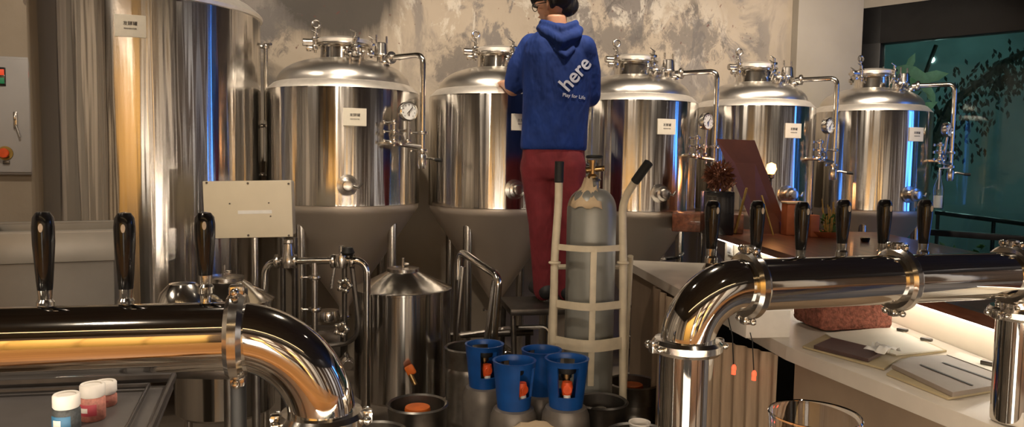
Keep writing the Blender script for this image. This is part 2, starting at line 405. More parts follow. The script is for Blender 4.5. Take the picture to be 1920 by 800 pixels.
# ------------------------------------------------------------------ room shell
ROWD = Vector((0.9605, 0.2784, 0)); WN = Vector((-0.2784, 0.9605, 0)); RA = math.atan2(.2784, .9605)
W0 = Vector((-1.18, 5.12, 0))                        # a point on the back wall
def wall(name, p0, p1, h, m, th=.15, z0=0):
    p0 = Vector(p0); p1 = Vector(p1); d = p1 - p0; L = d.length
    o = B().box((L / 2, th / 2, h / 2 + z0), (L, th, h)).out(name, m, smooth=False, loc=(p0.x, p0.y, 0), rz=math.atan2(d.y, d.x))
    return struct(o)
CEIL = 3.3
CR = W0 + ROWD * 4.22                                 # corner of back wall and window wall
wb = B().box((.45, .075, CEIL / 2), (7.7, .15, CEIL)).out('wall_back', 'plaster', smooth=False, loc=W0, rz=RA)   # local x along wall
struct(wb)
CL = W0 - ROWD * 3.4
WE = Vector((6.0, 3.12, 0))
fl = B().box((.6, 1.6, -.05), (11.4, 10.8, .1)).out('floor', 'floor', smooth=False); struct(fl)
ce = B().box((.6, 1.6, CEIL + .05), (11.4, 10.8, .1)).out('ceiling', 'ceil', smooth=False); struct(ce)
wall('wall_left', (CL.x, -3.6, 0), (CL.x, CL.y + .2, 0), CEIL, 'pillar', .15)
wall('wall_front', (6.0, -3.6, 0), (CL.x, -3.6, 0), CEIL, 'rearwall')
wall('wall_right', (6.0, WE.y, 0), (6.0, -3.6, 0), CEIL, 'rearwall')
# pillar beside the window
pl = B().box((3.86, -.04, CEIL / 2), (.62, .08, CEIL), bev=.004).out('trim_1', 'pillar', smooth=False, loc=W0, rz=RA); struct(pl)
# window wall: header, sill, frame, glass
wd = (WE - CR); WL = wd.length; WA = math.atan2(wd.y, wd.x)
HZ = 2.745
hd = B().box((WL / 2, .09, (CEIL + HZ) / 2), (WL + .02, .18, CEIL - HZ)).box((-.04, .09, CEIL / 2), (.09, .2, CEIL)).out('wall_window', 'pillar', smooth=False, loc=CR, rz=WA); struct(hd)
win = bpy.data.objects.new('window_1', None); COL.objects.link(win); win.location = CR; win.rotation_euler = (0, 0, WA); struct(win)
b = B().box((WL / 2, .06, HZ - .15), (WL, .12, .30), bev=.006).box((.08, .06, HZ / 2), (.16, .12, HZ), bev=.006).box((WL - .05, .06, HZ / 2), (.1, .12, HZ), bev=.006)
b.box((WL / 2, .06, .93), (WL, .09, .045), bev=.006).box((WL / 2, .06, .05), (WL, .12, .1), bev=.006).box((2.9, .06, HZ / 2), (.06, .09, HZ), bev=.005)
b.out('window_frame', 'frame', win)
B().box((WL / 2, .065, 1.30), (WL - .2, .012, 2.4)).out('pane', 'window_glass', win, smooth=False)

# ------------------------------------------------------------------ outside the window
tag(B().box((6.6, 6.6, -.06), (8.5, 7, .1)).out('ground_outside', 'floor', smooth=False), kind='structure')
ow = B().box((-1.5, 0, 1.9), (12, .12, 4.0)).out('wall_outside', 'teal', smooth=False, loc=(7.0, 9.0, 0), rz=math.radians(-28)); struct(ow)
def pl_light(name, loc, power, color, r=.1):
    l = bpy.data.lights.new(name, 'POINT'); l.energy = power; l.color = color; l.shadow_soft_size = r
    o = bpy.data.objects.new(name, l); COL.objects.link(o); o.location = loc; return o
wl = at(1747, 112, 7.9); pl_light('porch_light', (4.75, 5.3, 2.9), 18, (0.75, 1.0, 0.85), .05); pl_light('street_light', wl, 55, (0.60, 1.0, 0.92), .03)  # first light is an unseen fill added for the pale leaves
pl_light('hedge_light', (5.4, 6.3, 1.6), 5, (0.8, 1.0, 0.6), .02)  # off-frame fill added to brighten the shrubs
def leafcloud(name, c, sc, n, size, m, label, cat, group=None, seed=1, stems=0):
    rnd = random.Random(seed); bm = B()
    c = Vector(c)
    for i in range(n):
        while True:
            p = Vector((rnd.uniform(-1, 1), rnd.uniform(-1, 1), rnd.uniform(-1, 1)))
            if p.length < 1: break
        p = Vector((p.x * sc[0], p.y * sc[1], p.z * sc[2]))
        d = Vector((rnd.uniform(-1, 1), rnd.uniform(-1, 1), rnd.uniform(-.7, .9))).normalized()
        w = d.cross(Vector((rnd.uniform(-1, 1), rnd.uniform(-1, 1), rnd.uniform(-1, 1)))).normalized()
        s = size * rnd.uniform(.6, 1.3); t = d.cross(w) * s * .08
        v = [bm.bm.verts.new(c + p + q) for q in (-d * s * .5, w * s * .24 + t, d * s * .5, -w * s * .24 + t)]
        bm.bm.faces.new(v)
    for k in range(stems):
        a = rnd.uniform(0, 6.28)
        bm.tube([(c.x + .03 * math.cos(a), c.y + .03 * math.sin(a), 0), (c.x + sc[0] * .5 * math.cos(a), c.y + sc[1] * .5 * math.sin(a), c.z + sc[2] * .4)], .015, 6)
    bmm = bm.out(name, m, smooth=False)
    return tag(bmm, label, cat, group) if label else bmm
for i, (px, py, Y) in enumerate([(1706, 470, 6.25), (1771, 468, 6.15), (1838, 468, 6.05)]):
    p = at(px, py, Y)
    leafcloud('hedge_shrub', (p.x, p.y, .42), (.15, .14, .42), 380, .075, 'leaf',
              ['green shrub outside window nearest the end fermenter', 'green shrub outside window, middle one of three', 'green shrub outside window, rightmost of three'][i], 'shrub', 'shrubs outside the window', seed=20 + i, stems=6)
# climbing plant with large pale leaves
p0 = at(1720, 165, 6.9)
cl = empty('pale_leaf_plant', (p0.x, p0.y, 0), 0, 'plant with broad pale green leaves seen through glass above end fermenter', 'plant')
bmm = B()
for i, (px, py, a, s) in enumerate([(1693, 130, .2, 34), (1708, 118, 1.2, 30), (1722, 140, -.6, 46), (1750, 143, .2, 44), (1735, 160, -.9, 38), (1745, 175, -1.1, 34), (1712, 150, .9, 30), (1735, 203, .5, 40), (1700, 155, -.2, 26)]):
    q = at(px, py, 6.9 + .03 * i) - Vector((p0.x, p0.y, 0)); s = s * 1.35 / 1400 * 6.9
    ca, sa = math.cos(a), math.sin(a)
    pts = [(-.5, 0, 0), (-.2, .16, .03), (.15, .17, .03), (.5, 0, 0), (.15, -.17, .03), (-.2, -.16, .03)]
    mid = [(-.2, 0, -.02), (.15, 0, -.02)]
    f = lambda t: bmm.bm.verts.new(q + Vector(((t[0] * ca - t[1] * sa) * s, t[2] * s, (t[0] * sa + t[1] * ca) * s)))
    V = [f(t) for t in pts]; m0, m1 = [f(t) for t in mid]
    for fc in ((V[0], m0, V[1]), (V[1], m0, m1, V[2]), (V[2], m1, V[3]), (V[3], m1, V[4]), (V[4], m1, m0, V[5]), (V[5], m0, V[0])): bmm.bm.faces.new(fc)
bmm.out('leaves', 'leaf_pale', cl)
bmm = B().tube([(0, .3, 0), (-.02, .3, .8), (.03, .28, 1.6), (0, .2, 2.1)], .012, 8)
for dx, z in ((-.15, 2.2), (.12, 2.15), (.05, 1.9)): bmm.tube([(0, .28, z - .25), (dx, .15, z)], .006, 6)
bmm.out('stem', 'rod', cl)
# dark tree
tp = at(1850, 150, 7.2)
tr = empty('dark_tree', (tp.x - .3, tp.y, 0), 0, 'dark bare leaning tree with drooping foliage seen through upper window', 'tree')
bmm = B().tube([(-.25, 0, 0), (-.28, 0, 1.0), (-.2, .02, 1.6), (0, .05, 2.05), (.5, .1, 2.45), (1.2, .1, 2.8)], [.06, .055, .05, .045, .035, .02], 8)
bmm.tube([(-.1, .03, 1.9), (-.3, 0, 2.3), (-.2, 0, 2.6)], .02, 6).out('trunk', 'leaf_dark', tr)
bmm = B(); rnd = random.Random(4)
for i in range(900):
    t = rnd.random(); c0 = Vector((-.3 + 1.7 * t, .02, 1.75 + .95 * t ** .6)) + Vector((rnd.gauss(0, .12), rnd.gauss(0, .08), rnd.gauss(-.02, .12)))
    if t < .3: c0.z += rnd.uniform(-.5, .1)
    d = Vector((rnd.gauss(0, .5), rnd.gauss(0, .3), -1)).normalized() * .07; w = d.cross(Vector((rnd.random(), 1, 0))).normalized() * .014
    bmm.bm.faces.new([bmm.bm.verts.new(v) for v in (c0, c0 + d * .5 + w, c0 + d, c0 + d * .5 - w)])
bmm.out('foliage', 'leaf_dark', tr, smooth=False)
# outdoor rail
ra, rb = at(1755, 398, 7.0), at(1990, 428, 6.0)
rl = empty('outdoor_railing', (ra.x, ra.y, 0), 0, 'thin black handrail standing outside the window', 'railing')
d = rb - ra
B().tube([(0, 0, ra.z), (d.x, d.y, rb.z)], .022, 8).out('handrail', 'frame', rl)
for t in (.02, .5, .98): B().cyl((d.x * t, d.y * t, 0), (d.x * t, d.y * t, ra.z + (rb.z - ra.z) * t), .016).out('post', 'frame', rl)
# blue neon column standing outside
nc = empty('neon_column', (5.25, 3.25, 0), 0, 'tall blue glowing column standing by the right end of window', 'lamp')
B().lathe([(0, 0), (.16, 0), (.16, .06), (.05, .08), (.05, .3), (0, .3)], n=24).out('base', 'frame', nc)
B().lathe([(0, .3), (.13, .3), (.13, 3.0), (0, 3.0)], n=24).out('tube', 'bluelamp', nc)

# ------------------------------------------------------------------ fermenters
LABELTXT = ('发酵罐', 'FERMENTER')
def clamp(b, p, axis, R):                # tri-clamp ring with wing nut
    q = Vector(axis).normalized(); rot = q.to_track_quat('Z', 'Y').to_matrix()
    b.lathe([(R * .6, -.009), (R * .95, -.009), (R, -.004), (R, .004), (R * .95, .009), (R * .6, .009)], p, 20, rot)
    side = rot @ Vector((1, 0, 0)); b.cyl(Vector(p) + side * R * .9, Vector(p) + side * (R + .028), .005, n=8)
    b.box(Vector(p) + side * (R + .03), (.012, .012, .018), bev=.002)
def polar(r, deg, z):                    # local: 0 deg faces front (-Y), positive to the right
    a = math.radians(deg); return Vector((r * math.sin(a), -r * math.cos(a), z))
def sign(parent, z, w, h, R, deg=0, name='label'):
    n = 8; b = B(); rows = []
    for k in range(n + 1):
        a = math.radians(deg) + (k / n - .5) * w / R
        rows.append([b.bm.verts.new((rr * math.sin(a), -rr * math.cos(a), zz)) for rr, zz in ((R + .002, z - h / 2), (R + .002, z + h / 2), (R + .006, z + h / 2), (R + .006, z - h / 2))])
    for A, C in zip(rows, rows[1:]):
        for i in range(4): b.bm.faces.new((A[i], A[(i + 1) % 4], C[(i + 1) % 4], C[i]))
    b.bm.faces.new(rows[0]); b.bm.faces.new(rows[-1])
    lab = b.out(name, 'label', parent)
    for body, sz, dz in ((LABELTXT[0], h * .20, h * .10), (LABELTXT[1], h * .10, -h * .13)):
        t = text_mesh('lettering', body, sz, 'ink', lab, FACE, .0003)
        for v in t.data.vertices:
            a = math.radians(deg) + v.co.x / R; rr = R + .0065 - v.co.y
            v.co = (rr * math.sin(a), -rr * math.cos(a), z + dz + v.co.z)
    return lab
ZB, ZS = 1.185, 1.835
def fermenter(loc, rz, R, zs, zb, label, lidrot=0, gaugez=0.0):
    t = empty('fermenter_tank', (loc[0], loc[1], 0), rz, label, 'tank', 'conical fermenters in a row along the wall')
    k = R / .45; H = zs - zb
    B().lathe([(R - .006, zb - .004), (R, zb), (R, zb + .012), (R - .001, zb + .02), (R - .001, zs - .012), (R - .004, zs)], n=96).out('shell', 'steel', t)
    B().lathe([(R - .003, zs - .002), (R - .006, zs + .004), (.90 * R, zs + .040), (.862 * R, zs + .046)], n=96).out('shoulder', 'band', t)
    dz = zs + .044
    prof = []
    for i in range(15):
        a = i / 14 * PI / 2 * .93; prof.append((.862 * R * math.cos(a) ** .8 if i else .862 * R, dz + .155 * k * math.sin(a)))
    prof = [(.862 * R, dz)] + [(max(.12 * k, x), y) for x, y in prof[1:]]
    B().lathe(prof, n=96).out('dome', 'dome', t)
    # conical bottom with outlet
    co = B().lathe([(R - .006, zb - .004), (R - .006, zb - .03), (R - .02, zb - .05), (.055, zb - .60 * k), (.03, zb - .64 * k), (.03, zb - .70 * k)], n=72).out('cone', 'cone', t)
    b = B(); clamp(b, (0, 0, zb - .70 * k), (0, 0, 1), .045); b.tube([(0, 0, zb - .70 * k), (0, 0, .26), (0, -.24, .26)], .022, 12, bend=.06)
    clamp(b, (0, -.24, .26), (0, 1, 0), .04); b.cyl((0, -.24, .26), (0, -.30, .26), .03); b.box((0, -.30, .31), (.02, .12, .012), bev=.004)
    b.out('drain_valve', 'fit', t)
    # legs
    for a in (45, 135, 225, 315):
        q = polar(R * .80, a, 0)
        B().cyl((q.x, q.y, .03), (q.x, q.y, zb - .10), .028).out('leg', 'fit', t)
        B().lathe([(0, 0), (.045, 0), (.045, .012), (.02, .02), (.02, .04), (0, .04)], (q.x, q.y, 0), 16).out('foot', 'dark_steel', t)
    # manway
    nz = zs + .16
    B().lathe([(.145 * k, nz - .03), (.14 * k, nz), (.135 * k, nz + .095), (.155 * k, nz + .10), (.155 * k, nz + .115)], n=48).out('manway_neck', 'pol', t)
    lid = B().lathe([(.158 * k, nz + .115), (.165 * k, nz + .122), (.165 * k, nz + .140), (.15 * k, nz + .150), (.08 * k, nz + .163), (0, nz + .168)], n=48).out('manway_lid', 'band', t)
    b = B().torus((0, 0, nz + .115), .16 * k, .008, n=40, m=8)
    for a in (-70 + lidrot, 20 + lidrot, 110 + lidrot, 200 + lidrot):
        q = polar(.175 * k, a, 0); b.cyl((q.x, q.y, nz + .06), (q.x, q.y, nz + .175), .008, n=10)
        b.box((q.x, q.y, nz + .14), (.035, .035, .02), bev=.005, rz=math.radians(a)); b.box((q.x, q.y, nz + .09), (.03, .03, .03), bev=.006, rz=math.radians(a))
        q2 = polar(.175 * k, a - 4, 0); b.cyl((q2.x - .02, q2.y, nz + .19), (q2.x + .02, q2.y, nz + .17), .004, n=8)
    b.out('lid_clamp', 'fit', lid)
    q = polar(.165 * k, -75 + lidrot, 0)
    b = B().torus((q.x, q.y, nz + .225), .021, .007, (0, 1, 0), n=20, m=8).cyl((q.x, q.y, nz + .15), (q.x, q.y, nz + .205), .007, n=10)
    b.out('eye_bolt', 'fit', lid)
    b = B(); q = polar(.215 * k, -80 + lidrot, 0)
    b.cyl((q.x - .025, q.y, nz + .12), (q.x + .035, q.y, nz + .12), .022, n=14).cyl((q.x + .01, q.y, nz + .07), (q.x + .01, q.y, nz + .12), .014, n=12).box((q.x + .02, q.y, nz + .085), (.05, .03, .02), bev=.005)
    b.out('hinge', 'fit', lid)
    # sight glass on the front of the dome
    sgp = polar(.235 * k, 8, nz + .01); ax = (polar(1, 8, 1.9)).normalized(); rot = ax.to_track_quat('Z', 'Y').to_matrix()
    b = B().lathe([(.038, -.05), (.038, .02), (.058, .022), (.058, .034), (.04, .036), (.036, .03), (0, .03)], sgp, 24, rot)
    for i in range(6):
        a = i * PI / 3; pp = sgp + rot @ Vector((.056 * math.cos(a), .056 * math.sin(a), .03)); b.cyl(pp - ax * .02, pp + ax * .018, .007, n=8); b.box(pp + ax * .02, (.018, .01, .01), bev=.002)
    b.out('sight_glass', 'fit', t)
    # safety valve nozzle right of the lid
    q = polar(.235 * k, 62, 0)
    b = B().cyl((q.x, q.y, nz - .04), (q.x, q.y, nz + .06), .026).cyl((q.x, q.y, nz + .06), (q.x, q.y, nz + .13), .042, .036)
    clamp(b, (q.x, q.y, nz + .055), (0, 0, 1), .045); b.cyl((q.x + .03, q.y, nz + .10), (q.x + .03, q.y, nz + .17), .006, n=8); b.cyl((q.x - .03, q.y, nz + .10), (q.x - .03, q.y, nz + .175), .006, n=8)
    b.out('relief_valve', 'fit', t)
    # gas arm
    A0 = polar(.28 * k, 52, nz + .035); A1 = polar(R + .12, 45, nz + .035); A2 = polar(R + .12, 45, zb + .29)
    B().tube([polar(.24 * k, 54, nz - .06), A0 + Vector((0, 0, 0)), A1, A2], .0165, 12, bend=.05).out('gas_pipe', 'pol', t)
    b = B(); clamp(b, polar(.33 * k, 50, nz + .035), A1 - A0, .036); b.cyl(polar(.29 * k, 52, nz + .03), polar(.345 * k, 50, nz + .035), .024); b.out('pipe_clamp', 'fit', t)
    for cpos, cr_ in ((polar(.28 * k, 52, nz + .005), .036), (A2 + Vector((0, 0, .12)), .032), (A2 + Vector((0, 0, .02)), .032)):
        b = B(); clamp(b, cpos, (0, 0, 1), cr_); b.out('pipe_clamp', 'fit', t)
    g = polar(R + .10, 35, zs - .125)
    Mf = zb + .36
    b = B().tube([polar(R - .01, 24, Mf - .01), polar(R + .07, 24, Mf - .01), polar(R + .07, 34, Mf - .02), A2 + Vector((0, 0, .04))], .013, 10, bend=.03)
    b.cyl(polar(R + .07, 27, Mf - .03), polar(R + .07, 27, Mf + .12), .011).cyl(polar(R + .07, 38, Mf - .03), polar(R + .10, 35, g.z), .010)
    for dg, dz2 in ((27, .0), (27, .05), (27, .10), (38, .0), (38, .06), (32, -.015)): clamp(b, polar(R + .07, dg, Mf + dz2), (0, 0, 1), .024)
    b.torus(polar(R + .08, 29, Mf + .01), .03, .007, (0, 1, .3), n=18, m=6)
    b.out('manifold', 'fit', t)
    # gauge faces the front
    rot = polar(1, 20, 0).to_track_quat('Z', 'Y').to_matrix()
    gg = B().lathe([(.0, -.03), (.05, -.03), (.054, -.024), (.054, .006), (.048, .010), (.046, .004), (0, .004)], g, 32, rot).out('pressure_gauge', 'pol', t)
    B().lathe([(.045, .0045), (0, .0055)], g, 32, rot).out('dial', 'gauge', gg)
    b = B()
    for i in range(9):
        a = math.radians(-135 + i * 33.75); p = g + rot @ Vector((.036 * math.sin(a), .036 * math.cos(a), .0065)); b.box(p, (.003, .003, .006), bev=0)
    b.cyl(g + rot @ Vector((-.012, -.012, .009)), g + rot @ Vector((.022, .024, .009)), .0022, n=6); b.out('needle', 'ink', gg)
    # lower valve of the gas arm with black tipped handle
    b = B().lathe([(0, -.02), (.022, -.02), (.028, 0), (.028, .05), (.02, .065), (0, .065)], A2 + Vector((0, 0, -.06)), 16)
    hx = polar(1, 50, 0); b.tube([A2 + Vector((0, 0, -.03)), A2 + hx * .04 + Vector((0, 0, -.02)), A2 + hx * .09 + Vector((0, 0, -.03))], .008, 8)
    dv = b.out('gas_valve', 'fit', t)
    B().cyl(A2 + hx * .085 + Vector((0, 0, -.03)), A2 + hx * .125 + Vector((0, 0, -.032)), .011, n=10).out('handle_tip', 'rubber', dv)
    # thermometer port low on the shell
    tz = zb + .115; rot = polar(1, -2, 0).to_track_quat('Z', 'Y').to_matrix(); p = polar(R, -2, tz)
    b = B().lathe([(.055, -.01), (.058, .006), (.03, .012), (.03, .05), (.045, .052), (.045, .066), (.03, .070), (.026, .095), (0, .10)], p, 28, rot)
    b.tube([p + rot @ Vector((.03, .0, .075)), p + rot @ Vector((.055, -.01, .08)), p + rot @ Vector((.075, .012, .07))], .007, 8)
    b.out('sample_port', 'fit', t)
    sign(t, zs - .165, .125, .095, R, 3)
    return t
RZ = math.radians(17)
TK = [(645, 4.50, .45, 1.835, 1.185, 'conical steel fermenter right of the big cylindrical tank, whole front in view'),
      (932, 4.765, .435, 1.835, 1.165, 'conical steel fermenter half hidden behind the man in blue'),
      (1184, 5.03, .43, 1.835, 1.145, 'conical steel fermenter behind the cream hand truck'),
      (1409, 5.30, .415, 1.835, 1.14, 'conical steel fermenter behind the tilted brown board'),
      (1628, 5.56, .41, 1.835, 1.14, 'conical steel fermenter at the window end, bottle hanging beside it')]
TANKS = []
for px, Y, R, zs, zb, lab in TK:
    p = at(px, 300, Y); t = fermenter((p.x, p.y), RZ, R, zs, zb, lab, lidrot=random.uniform(-6, 6)); TANKS.append(t)

# big tank
p = at(287, 300, 4.2)
bt = empty('bright_beer_tank', (p.x, p.y, 0), RZ, 'huge tall polished steel tank at left beside the grey control cabinet', 'tank')
R1 = .578
B().lathe([(R1 - .02, .40), (R1, .42), (R1, 2.215)], n=128).out('shell', 'steel', bt)
B().lathe([(R1, 2.215), (R1 + .012, 2.218), (R1 + .014, 2.235), (R1, 2.25), (R1 - .05, 2.29), (.25, 2.44), (.2, 2.46), (0, 2.47)], n=128).out('top', 'band', bt)
B().lathe([(R1 - .02, .40), (.3, .30), (0, .28)], n=72).out('bottom', 'cone', bt)
for a in (45, 135, 225, 315):
    q = polar(R1 * .8, a, 0); B().cyl((q.x, q.y, .0), (q.x, q.y, .42), .035).out('leg', 'fit', bt)
B().lathe([(.14, 2.44), (.14, 2.56), (.16, 2.56), (.16, 2.59), (0, 2.60)], n=32).out('manway', 'pol', bt)
sign(bt, 2.065, .137, .105, R1, 0)
# sight tube
q = polar(R1 + .03, 96, 0)
b = B().cyl((q.x, q.y, 1.33), (q.x, q.y, 2.11), .013)
st = B().cyl((q.x, q.y, 1.42), (q.x, q.y, 1.66), .017).out('sight_tube', 'white_p', bt)
b.out('level_pipe', 'fit', bt)
for z in (2.09, 1.63, 1.34):
    b = B(); clamp(b, (q.x, q.y, z), (0, 0, 1), .024); b.cyl(polar(R1 - .02, 96, z), (q.x, q.y, z), .012)
    if z > 2: b.cyl((q.x, q.y, 2.10), (q.x + .03, q.y - .05, 2.10), .009, n=8)
    b.out('tube_bracket', 'fit', bt)

# control cabinet on the wall
cp = at(-12, 217, 4.50)
cc = empty('control_cabinet', (cp.x, cp.y, 0), RA, 'grey metal electrical control cabinet on wall left of big tank', 'cabinet')
zt, zb_ = at(30, 104, 4.5).z, at(30, 328, 4.5).z; zc = (zt + zb_) / 2; hh = zt - zb_
B().box((0, .14, zc), (.41, .24, hh), bev=.008).out('body', 'box_grey', cc)
dr = B().box((0, .013, zc), (.395, .022, hh - .03), bev=.006).out('door', 'box_grey', cc)
zz = at(35, 225, 4.5).z; b = B().box((.115, -.004, zz), (.022, .016, .10), bev=.004).box((.115, -.014, zz + .015), (.014, .02, .03), bev=.003).tube([(.118, -.012, zz - .03), (.14, -.02, zz - .10)], .006, 8); b.out('latch', 'fit', dr)
zz = at(5, 143, 4.5).z
b = B().box((.02, 0, zz), (.10, .014, .11), bev=.004).out('display_frame', 'black', dr)
B().box((.025, -.009, zz + .025), (.08, .006, .035), bev=.002).out('red_readout', 'reddisp', b)
B().box((.025, -.009, zz - .025), (.08, .006, .035), bev=.002).out('green_readout', 'greendisp', b)
zz = at(12, 287, 4.5).z
kb = B().lathe([(0, 0), (.042, 0), (.042, .006), (0, .006)], (.055, .0, zz), 24, Matrix.Rotation(PI / 2, 3, 'X')).out('button_plate', 'straw', dr)
B().lathe([(0, .006), (.02, .006), (.03, .03), (.026, .036), (0, .038)], (.055, .0, zz), 24, Matrix.Rotation(PI / 2, 3, 'X')).out('stop_button', 'red_p', kb)
B().box((.06, -.004, zz - .055), (.035, .012, .02), bev=.002).out('key_switch', 'dark_steel', dr)
b = B().tube([(.10, .14, zb_ + .01), (.07, .16, zb_ - .2), (.03, .2, zb_ - .6), (.03, .2, .1)], .018, 10).out('conduit', 'cream', cc)

# vessel with conical lid
def vessel(px, Y, ztop, R, zbot, label, legh):
    p = at(px, 500, Y)
    t = empty('hop_vessel', (p.x, p.y, 0), 0, label, 'vessel', 'small steel vessels standing before the fermenters')
    B().lathe([(R - .01, zbot), (R, zbot + .012), (R, ztop - .012), (R + .004, ztop - .010), (R + .004, ztop), (R, ztop + .002)], n=72).out('shell', 'steel', t)
    B().lathe([(R, ztop + .002), (R - .012, ztop + .006), (.075, ztop + .085), (.07, ztop + .09)], n=72).out('cone_lid', 'pol', t)
    B().lathe([(.078, ztop + .080), (.082, ztop + .084), (.082, ztop + .098), (.05, ztop + .104), (0, ztop + .106)], n=36).out('cap', 'fit', t)
    b = B().cyl((0, 0, ztop + .10), (0, 0, ztop + .15), .008, n=10).box((.015, 0, ztop + .12), (.03, .02, .012), bev=.003); b.out('cap_knob', 'fit', t)
    B().lathe([(R - .01, zbot), (.05, zbot - .04), (0, zbot - .04)], n=48).out('bottom', 'cone', t)
    for a in (30, 150, 270):
        q = polar(R * .8, a, 0); B().cyl((q.x, q.y, 0), (q.x, q.y, zbot + .005), .017).out('leg', 'fit', t)
    return t
v1 = vessel(756, 3.75, at(756, 538, 3.75).z, .243, at(756, 735, 3.75).z, 'steel cylinder vessel with conical lid and orange handled tap', .2)
# orange tap on the vessel
q = at(773, 700, 3.50); o_ = v1.location
b = B().tube([Vector((q.x - o_.x, q.y - o_.y + .04, q.z)), Vector((q.x - o_.x, q.y - o_.y - .04, q.z)), Vector((q.x - o_.x + .02, q.y - o_.y - .045, q.z - .04))], .012, 10)
tp_ = b.out('tap', 'brass', v1)
B().box((q.x - o_.x - .005, q.y - o_.y - .03, q.z + .025), (.045, .02, .05), bev=.009, rot=Matrix.Rotation(-.5, 3, 'Y')).out('tap_handle', 'orange', tp_)
v2 = vessel(420, 3.2, at(420, 560, 3.2).z, .205, at(420, 765, 3.2).z, 'steel cylinder vessel behind the left pipe, below the ivory box', .2)

# manifold pipework
mp_ = at(590, 490, 3.42)
mf = empty('pipe_manifold', (mp_.x, mp_.y, 0), 0, 'low steel pipe manifold with valves in front of first fermenter', 'pipework')
def L3(px, py, Y=3.42): v = at(px, py, Y); return v - Vector((mp_.x, mp_.y, 0))
B().tube([L3(497, 800), L3(497, 490), L3(688, 487), L3(688, 800)], .0165, 12, bend=.07).out('loop_pipe', 'pol', mf)
B().tube([L3(590, 492), L3(590, 800)], .015, 12).out('riser', 'fit', mf)
for px in (520, 553, 625, 660): b = B(); clamp(b, L3(px, 489.5), (1, 0, 0), .033); b.out('clamp', 'fit', mf)
for py in (520, 580, 640): b = B(); clamp(b, L3(590, py), (0, 0, 1), .03); b.out('clamp', 'fit', mf)
b = B().lathe([(0, -.03), (.028, -.03), (.034, -.01), (.034, .01), (.026, .03), (.02, .08), (.026, .085), (.026, .10), (0, .105)], L3(541, 489), 20)
b.cyl(L3(541, 470), L3(541, 452), .012); b.out('angle_valve', 'fit', mf)
b = B().lathe([(0, -.03), (.028, -.03), (.034, 0), (.028, .03), (0, .03)], L3(640, 489), 20).cyl(L3(640, 489), L3(640, 460), .010)
b.tube([L3(628, 495), L3(624, 520), L3(621, 540)], .007, 8).out('ball_valve', 'fit', mf)
B().lathe([(0, 0), (.022, 0), (.032, .012), (.022, .035), (0, .035)], L3(652, 478, 3.38), 16).out('black_knob', 'rubber', mf)
for px, py in ((646, 535), (640, 617)):
    c = L3(px, py, 3.36); b = B()
    for i in range(5):
        a = i * 2 * PI / 5; b.ball(c + Vector((.026 * math.cos(a), 0, .026 * math.sin(a))), .013, 10)
    b.torus(c, .022, .008, (0, 1, 0), n=20, m=8); b.cyl(c, c + Vector((0, .08, 0)), .010); b.out('wheel_valve', 'pol', mf)
B().cyl(L3(646, 490), L3(646, 640), .012).out('sample_line', 'dark_steel', mf)
B().tube([L3(660, 500), L3(676, 640), L3(560, 655)], .012, 8, bend=.1).out('low_pipe', 'dark_steel', mf)
b = B().lathe([(0, 0), (.055, 0), (.06, .015), (.05, .05), (0, .055)], L3(615, 600, 3.6), 24); b.out('pump_head', 'pol', mf)
B().box(L3(600, 640, 3.7), (.25, .16, .14), bev=.02).out('pump_body', 'dark_steel', mf)
for px in (530, 552): B().cyl(Vector((L3(px, 500, 3.8).x, L3(px, 500, 3.8).y, 0)), L3(px, 445, 3.8), .014).out('post', 'dark_steel', mf)

# ivory junction box on a post
jp = at(466, 392, 3.4)
jb = empty('junction_box', (jp.x, jp.y, 0), math.radians(6), 'flat ivory panel box on a steel post above left pipe', 'box')
w = 158 / 1400 * 3.4; h = 104 / 1400 * 3.4; rt = Matrix.Rotation(math.radians(-1.5), 3, 'Y')
B().box((0, .05, jp.z), (w, .09, h), bev=.008, rot=rt).out('body', 'jbox', jb)
cv = B().box((0, -.002, jp.z), (w + .008, .012, h + .008), bev=.004, rot=rt).out('cover', 'jbox', jb)
for sx, sz in ((-.47, .47), (0, .47), (.47, .47), (0, -.47), (.47, -.47), (-.47, -.47), (-.21, .1), (.24, .12), (.26, -.12)):
    sr = .005 if abs(sz) > .3 else .0035; B().cyl((sx * w, -.012, jp.z + sz * h), (sx * w, -.004, jp.z + sz * h), sr, n=8).out('screw', 'dark_steel', cv)
B().box((.03, -.0085, jp.z - .012), (.15, .002, .016), rot=rt).out('white_sticker', 'tissue', cv)
B().cyl((.012, .06, 0), (.012, .06, jp.z - h / 2 + .02), .016).out('post', 'fit', jb)

# tall tubular handle cart
hp = at(895, 560, 3.75)
ct = empty('tubular_cart', (hp.x, hp.y, 0), 0, 'steel cart with bent tubular push handle between vessel and hand truck', 'cart')
def L4(px, py, Y): v = at(px, py, Y); return v - Vector((hp.x, hp.y, 0))
a0 = L4(853, 640, 3.95); 
B().tube([Vector((a0.x, a0.y, .10)), L4(862, 470, 3.95), L4(935, 518, 3.72), Vector((L4(914, 700, 3.72).x, L4(914, 700, 3.72).y, .10))], .0205, 14, bend=.05).out('handle', 'pol', ct)
B().tube([L4(868, 500, 3.93), L4(856, 640, 3.93)], .014, 10).out('handle_brace', 'fit', ct)
B().tube([L4(927, 525, 3.76), L4(910, 650, 3.76)], .014, 10).out('handle_brace', 'fit', ct)
b = B().box((.02, .20, .11), (.30, .42, .03), bev=.006); b.out('deck', 'dark_steel', ct)
for sx in (-.10, .14):
    for sy in (.04, .36): B().cyl((sx - .012, sy, .04), (sx + .012, sy, .04), .04).box((sx, sy, .075), (.03, .04, .05), bev=.004).out('wheel', 'rubber', ct)

